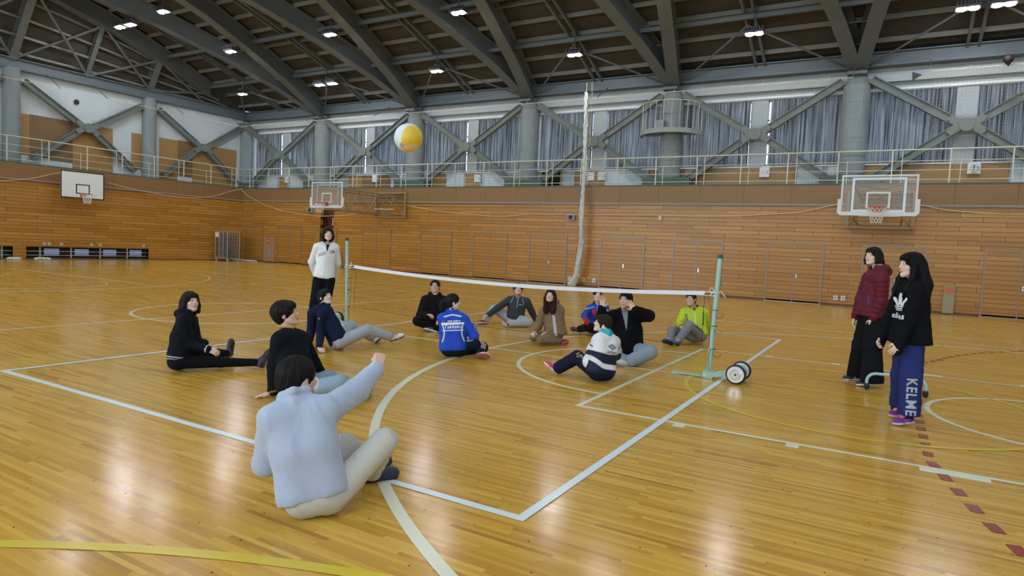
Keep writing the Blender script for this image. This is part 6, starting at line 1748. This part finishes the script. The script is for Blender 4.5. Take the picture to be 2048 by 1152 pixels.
# ---- roll cage with folded mats, mop, broom, bundles on the floor
t = empty('roll_cage', (-31.8, 23.3, 0), label='wire roll cage stacked with grey folded sheets by the left corner', cat='trolley')
W, D, H = 1.05, .75, 1.62
b = MB()
for x in (-W/2, W/2):
    for y in (-D/2, D/2): b.tube([(x, y, .15), (x, y, H)], .016, 8)
for x in (-W/2, W/2):
    b.tube([(x, -D/2, H), (x, D/2, H)], .016, 8)
    for k in range(1, 5): b.tube([(x, -D/2+D*k/5, .2), (x, -D/2+D*k/5, H)], .006, 5)
b.tube([(-W/2, D/2, H), (W/2, D/2, H)], .016, 8); b.tube([(-W/2, -D/2, .2), (W/2, -D/2, .2)], .016, 8); b.tube([(-W/2, D/2, .2), (W/2, D/2, .2)], .016, 8)
for k in (-.16, .16): b.tube([(k, -D/2, .2), (k, -D/2, H)], .012, 8)
b.tube([(-W/2, -D/2, H), (W/2, -D/2, H)], .012, 8)
b.build('wire_frame', M['galv'], t)
b = MB(); b.box(-W/2, W/2, -D/2, D/2, .13, .17); b.build('base_deck', M['galv'], t)
for x in (-W/2+.06, W/2-.06):
    for y in (-D/2+.06, D/2-.06):
        b = MB(); b.lathe((x, y-.02, .062), [(.06, 0), (.06, .04)], (0, 1, 0), 14); b.box(x-.02, x+.02, y-.02, y+.02, .06, .14); b.build('castor', M['offwhite'], t)
b = MB(); b.box(-W/2+.03, -W/2+.33, -D/2-.03, -D/2-.015, 1.32, 1.58); b.build('paper_label', M['white'], t)
M['sheet'] = mat('grey folded sheet', (.15, .165, .17), .35); M['sheet2'] = mat('mauve grey folded sheet', (.21, .165, .19), .35)
rnd = random.Random(3)
ORD = 'first second third fourth fifth sixth seventh eighth ninth tenth eleventh twelfth thirteenth fourteenth fifteenth sixteenth seventeenth eighteenth nineteenth twentieth twenty-first twenty-second'.split()
for k in range(22):
    z = .18+k*.060; F_ = Form(); o = (-31.8+rnd.uniform(-.03, .03), 23.3+rnd.uniform(-.03, .03), z+.024)
    b = MB(); w_ = W/2-.075; d_ = D/2-.065
    n_ = 14; vs = []; 
    prof_ = [(-w_, -.018), (-w_-.01, 0), (-w_, .02), (0, .024+rnd.uniform(-.004, .004)), (w_, .02), (w_+.01, 0), (w_, -.018), (0, -.020)]
    b.sweep([(0, -d_, 0), (.01, -d_/2, rnd.uniform(-.004, .004)), (0, 0, 0), (-.01, d_/2, rnd.uniform(-.004, .004)), (0, d_, 0)], prof_)
    s_ = b.build('folded_sheet', M['sheet2' if k % 3 == 0 else 'sheet']); s_.location = o
    tag(s_, ORD[k]+' folded sheet from the bottom of the stack in the wire roll cage', 'folded sheet', 'folded sheets stacked in the roll cage')
t = empty('floor_mop', (-31.9, 24.35, 0), label='wide white floor mop lying along the back wall beside the roll cage', cat='mop')
Fm = Form()
for k in range(24): Fm.cone((-32.9+.085*k, 24.30+.04*math.sin(k*2.3), .05), (-32.84+.085*k, 24.48+.05*math.sin(k*1.7), .045), .042, .035, .02)
Fm.build('mop_head', mat('white mop yarn', (.58, .58, .56), .9), t, vox=.015, disp=lambda P: .006*np.sin(P[..., 0]*90)*np.sin(P[..., 1]*60))
b = MB(); b.box(-.95, .95, .0, .05, .08, .10); b.build('mop_plate', M['grey'], t)
t = empty('floor_broom', (-32.42, 24.85, 0), label='green-handled broom leaning on the back wall by the corner', cat='broom')
b = MB(); b.tube([(0, -.12, .12), (.02, .08, 1.42)], .016, 8); b.build('handle', mat('green handle', (.12, .30, .04), .4), t)
b = MB(); b.box(-.14, .14, -.16, -.08, .02, .13); b.build('brush', M['putty'], t)
for (x, y, l) in ((-32.2, 13.3, 'crumpled grey cloth on the floor below the left end of the low window'), (-32.3, 14.4, 'crumpled grey cloth on the floor in front of the low window')):
    Fm = Form(); rr = random.Random(int(y*10))
    for k in range(9): Fm.ell((x+rr.uniform(-.14, .14), y+rr.uniform(-.25, .25), .05), (.09, .12, .055), None, .04)
    o = Fm.build('crumpled_cloth', M['bundle'], None, vox=.012, disp=lambda P: .012*np.sin(P[..., 0]*40+P[..., 1]*33)*np.sin(P[..., 1]*51), origin=(x, y, 0))
    tag(o, l, 'cloth', 'crumpled cloths by the left wall')

# ---- net post lying on the floor behind the woman in blue trousers
t = empty('net_post', (.16, 8.5, 0), label='mint green net post lying on the floor behind the standing woman in blue trousers', cat='net post')
b = MB()
pts = [(-.305, .44, .05), (-.305, .44, .09)]+[(-.205-.10*math.cos(q_), .44, .105+.10*math.sin(q_)) for q_ in np.linspace(.1, PI/2, 9)]
pts += [(0, .43, .207)]+[(.205+.10*math.sin(q_), .42, .105+.10*math.cos(q_)) for q_ in np.linspace(0, PI/2-.1, 9)]+[(.305, .415, .09), (.30, .41, .05)]
b.sweep(pts, [(math.cos(2*PI*q_/14)*.018, math.sin(2*PI*q_/14)*.018) for q_ in range(14)], upv=(0, 1, 0)); b.build('curved_foot', M['mint'], t, smooth=True)
for x, y in ((-.30, .44), (.30, .41)):
    b = MB(); b.lathe((x, y, .003), [(.018, 0), (.030, .015), (.032, .05), (.022, .075)], n=14); b.build('rubber_tip', M['black'], t)
b = MB(); b.tube([(0, .43, .20), (-.01, -.0, .13), (-.02, -.62, .045)], .028, 12); b.build('pole', M['mint'], t)
b = MB(); b.tube([(-.02, -.56, .052), (-.02, -.60, .047)], .034, 12); b.build('collar', mat('lime collar', (.45, .55, .15), .5), t)
b = MB(); b.tube([(-.02, -.62, .045), (-.02, -.68, .035)], .03, 12); b.build('end_cap', M['black'], t)

# ---- balls caught high up in the nets
def stuck(x, y, z, r, label):
    Fm = Form(); Fm.ell((x, y, z), (r, r, r)); Fm.cone((x, y, z), (x+.02, y, z-r*1.5), r*.5, .02, .08)
    o = Fm.build('deflated_ball', mat('dark leather', (.025, .015, .012), .6), None, vox=.025, origin=(x, y, z)); tag(o, label, 'ball', 'dark balls caught in the nets')
stuck(2.62, YB-.40, 7.82, .14, 'dark round ball caught in the net at the top right'); 
b = MB(); b.add([(-.10, 0, .12), (.16, 0, .02), (-.08, 0, -.14), (-.10, .10, .12), (.16, .10, .02), (-.08, .10, -.14)], [(0, 2, 1), (3, 4, 5), (0, 1, 4, 3), (1, 2, 5, 4), (2, 0, 3, 5)])
o = b.build('dark_fan_flap', M['black']); o.location = (.27, YB-.33, 7.56); tag(o, 'dark fan-shaped flap hanging on the upper wall between the last two columns', 'flap')
b = MB(); b.lathe((0, 0, 0), [(.02, 0), (.11, .02), (.12, .05)], (1, 0, 0), 18); o = b.build('dark_wall_disc', M['black']); o.location = (XU+.02, 16.6, 7.43); tag(o, 'small dark disc on the white upper part of the left wall', 'disc')

# ---- clothing prints
P = PERS
M['pw'] = mat('white print', (.75, .78, .82), .6); M['pk'] = mat('black print', (.012, .012, .018), .6); M['pg'] = mat('gold print', (.42, .36, .20), .6); M['pb'] = mat('blue print', (.02, .03, .12), .6); M['pgrey'] = mat('silver print', (.42, .46, .55), .5)
def on(key, part, sh, s, f, u, size, m, name='printed_lettering', base='neck', right=None, upv=None, side=None, lift=.003):
    q = P[key]; k = q['k']; c = q[base] if base in q else q['J'][base]
    N = np.array(side) if side is not None else -q['F']
    upv = q['U'] if upv is None else upv
    right = unit(np.cross(upv, N)) if right is None else right
    return print_on(q[part], sh, c+q['S']*s*k+q['F']*f*k+q['U']*u*k, right, upv, size, m, name, lift)
# blue track jacket: lettering on the back
q = P['P7']; Nb = unit(-q['F'])
on('P7', 'top', text_mesh('Takkaku', .012, .15), .0, -.1, -.195, .070, M['pw'], side=Nb, lift=.004)
on('P7', 'top', merge(poly((-.5, -.05), (.5, -.05), (.5, .05), (-.5, .05))), .0, -.1, -.152, .30, M['pw'], 'printed_bar', side=Nb)
on('P7', 'top', merge(*[poly((x, -.4), (x+.5, -.4), (x+.5, .4), (x, .4)) for x in (-3.9, -3.2, -2.5, -1.8, -.6, .1, .8, 1.5, 2.2, 3.2)]), .02, -.1, -.118, .022, M['pw'], side=Nb, lift=.004)
on('P7', 'top', merge(poly((-.5, -.02), (.5, -.02), (.5, .02), (-.5, .02))), .0, -.1, -.245, .28, M['pw'], 'printed_bar', side=Nb)
on('P7', 'top', poly((-.5, -.5), (0, -.5), (.5, .5), (0, .5)), -.135, -.1, -.12, .03, mat('red print bar', (.6, .05, .04), .6), 'printed_bar', side=Nb)
# double diamond emblem and name on the white top
q = P['P12']; Nb = wdir(.30, -.95, 0)
D1 = [(-1, 0), (0, .62), (1, 0), (0, -.62)]
sc_ = lambda L, s: [(a*s, b*s) for a, b in L]
em = merge(loop_band(D1, sc_(D1, .76)), loop_band(sc_(D1, .55), sc_(D1, .30)))
on('P12', 'top', em, .045, -.1, -.140, .056, M['pk'], 'printed_emblem', side=Nb, lift=.004)
on('P12', 'top', text_mesh('umbro', .014), .045, -.1, -.205, .055, M['pk'], side=Nb, lift=.004)
# gold lettering on the thigh
J = q['J']; a, b_ = J['hipL'], J['knL']; ax = unit(a-b_)
N2 = unit(wdir(-.1, -.8, .6)-ax*(wdir(-.1, -.8, .6)@ax))
print_on(q['legs'], text_mesh("St.Paul's", .012), a+(b_-a)*.60, -ax, np.cross(N2, -ax), .078, M['pg'], lift=.004)
fl = merge(*[shift(([(math.cos(t_)*.5-math.sin(t_)*.12, math.sin(t_)*.5+math.cos(t_)*.12, 0), (math.cos(t_)*.1, math.sin(t_)*.1, 0), (math.cos(t_)*.5+math.sin(t_)*.12, math.sin(t_)*.5-math.cos(t_)*.12, 0)], [(0, 1, 2)]), 0, 0) for t_ in np.arange(0, 6.2, .785)])
print_on(q['legs'], fl, a+(b_-a)*.13, ax, np.cross(N2, ax), .06, M['pg'], 'printed_flower', lift=.004)
# trefoil print and name on the black hooded sweatshirt
q = P['P15']; Nf = unit(q['F']*1.0+wdir(0, -.12, 0)); upv = q['U']; rt_ = unit(np.cross(upv, Nf))
def leaf(cx, cy, w, h, ang, cut=0):
    L = []
    for i in range(24):
        t_ = 2*PI*i/24; x = w*math.sin(t_)*(1-.35*abs(math.cos(t_/2))); y = -h*math.cos(t_)
        y = y*(1 if y > 0 else 1); L.append((x, y))
    c, s = math.cos(ang), math.sin(ang)
    return [(cx+a*c-b*s, cy+a*s+b*c, 0) for a, b in L], [tuple(range(24))]
tre = merge(leaf(0, .34, .25, .55, 0), leaf(-.46, .10, .24, .50, .80), leaf(.46, .10, .24, .50, -.80))
base_c = q['neck']+q['F']*.1-upv*.21
print_on(q['top'], tre, base_c, rt_, upv, .11, M['pw'], 'printed_emblem', lift=.004)
bars = merge(*[poly((-w, y), (w, y), (w-.03, y-.10), (-w+.03, y-.10)) for w, y in ((.62, -.26), (.50, -.42), (.34, -.58))])
print_on(q['top'], bars, base_c, rt_, upv, .11, M['pw'], 'printed_stripes', lift=.004)
print_on(q['top'], text_mesh('adidas', .02), base_c-upv*.125, rt_, upv, .074, M['pw'], lift=.004)
# block letters down the blue trouser leg
J = q['J']; a, b_ = J['knL'], J['anL']; ax = unit(b_-a); Ns = wdir(-.45, -.89, 0); Ns = unit(Ns-ax*(Ns@ax))
print_on(q['legs'], text_mesh('KELME', .022, 0, 1.12), a+(b_-a)*.45, ax, np.cross(Ns, ax), .115, M['pgrey'], lift=.004)
# chest emblem on the white track jacket, name on the grey pullover, thigh print on the grey trousers
q = P['P5']; 
mk_ = merge(poly((-.9, .1), (-.1, .35), (-.1, .2), (-.8, -.02)), poly((-.6, -.35), (.1, -.05), (.1, -.2), (-.5, -.5)), poly((-.1, .35), (.05, .35), (.5, -.3), (.3, -.3)), poly((.1, .45), (.6, .35), (.6, .22), (.1, .28)), poly((.0, -.05), (.7, .12), (.9, .0), (.1, -.2)))
for o_ in (0, .030):
    on('P5', 'top', poly((-1.0, -.55+.0), (1.0, .35), (1.0, .51), (-1.0, -.39)), .070, .1, -.175-o_, .062, M['pk'], 'printed_stripe', side=q['F'])
on('P5', 'top', mk_, -.085, .1, -.135, .052, M['pk'], 'printed_emblem', side=q['F'])
on('P8', 'top', merge(*[poly((x, -.3), (x+.4, -.3), (x+.4, .3), (x, .3)) for x in (-1.5, -.9, -.3, .3, .9)]), -.07, .1, -.135, .022, M['pw'], side=P['P8']['F'])
q = P['P13']; J = q['J']; a, b_ = J['hipL'], J['knL']; ax = unit(b_-a); Nz = wdir(0, -.75, .65); Nz = unit(Nz-ax*(Nz@ax))
print_on(q['legs'], text_mesh('SIVASSY', .02), (a+b_)/2, -ax if (ax@CR) < 0 else ax, np.cross(Nz, -ax if (ax@CR) < 0 else ax), .075, M['pb'], lift=.004)
for key, u_, txt in (('P4', -.13, 'F'),):
    q = P[key]; J = q['J']; a, b_ = J['shR'], J['elR']
    print_on(q['top'], text_mesh(txt, .01), a+(b_-a)*.15, unit(np.cross(unit(a-b_), wdir(-.2, -1, 0))), unit(a-b_), .045, M['pgrey'], lift=.004)

# marks on the shoes
for key in ('P14L', 'P14R'):
    u_, h_, D2, U2, S2 = SH[key]; k = PERS['P14']['k']; Nn = -S2 if (S2@CA) > 0 else S2
    print_on(u_, text_mesh('N', .02), h_+D2*.105*k+U2*.032*k, unit(np.cross(U2, Nn)), U2, .055, M['pw'], 'printed_letter', lift=.002)
for key in ('P15L', 'P15R'):
    u_, h_, D2, U2, S2 = SH[key]; k = PERS['P15']['k']; Nn = -S2 if (S2@CA) > 0 else S2
    print_on(u_, merge(*[poly((x, -.5), (x+.16, -.5), (x+.46, .5), (x+.30, .5)) for x in (-.65, -.20, .25)]), h_+D2*.115*k+U2*.026*k, unit(np.cross(U2, Nn)), U2, .048, M['pgrey'], 'printed_stripes', lift=.002)
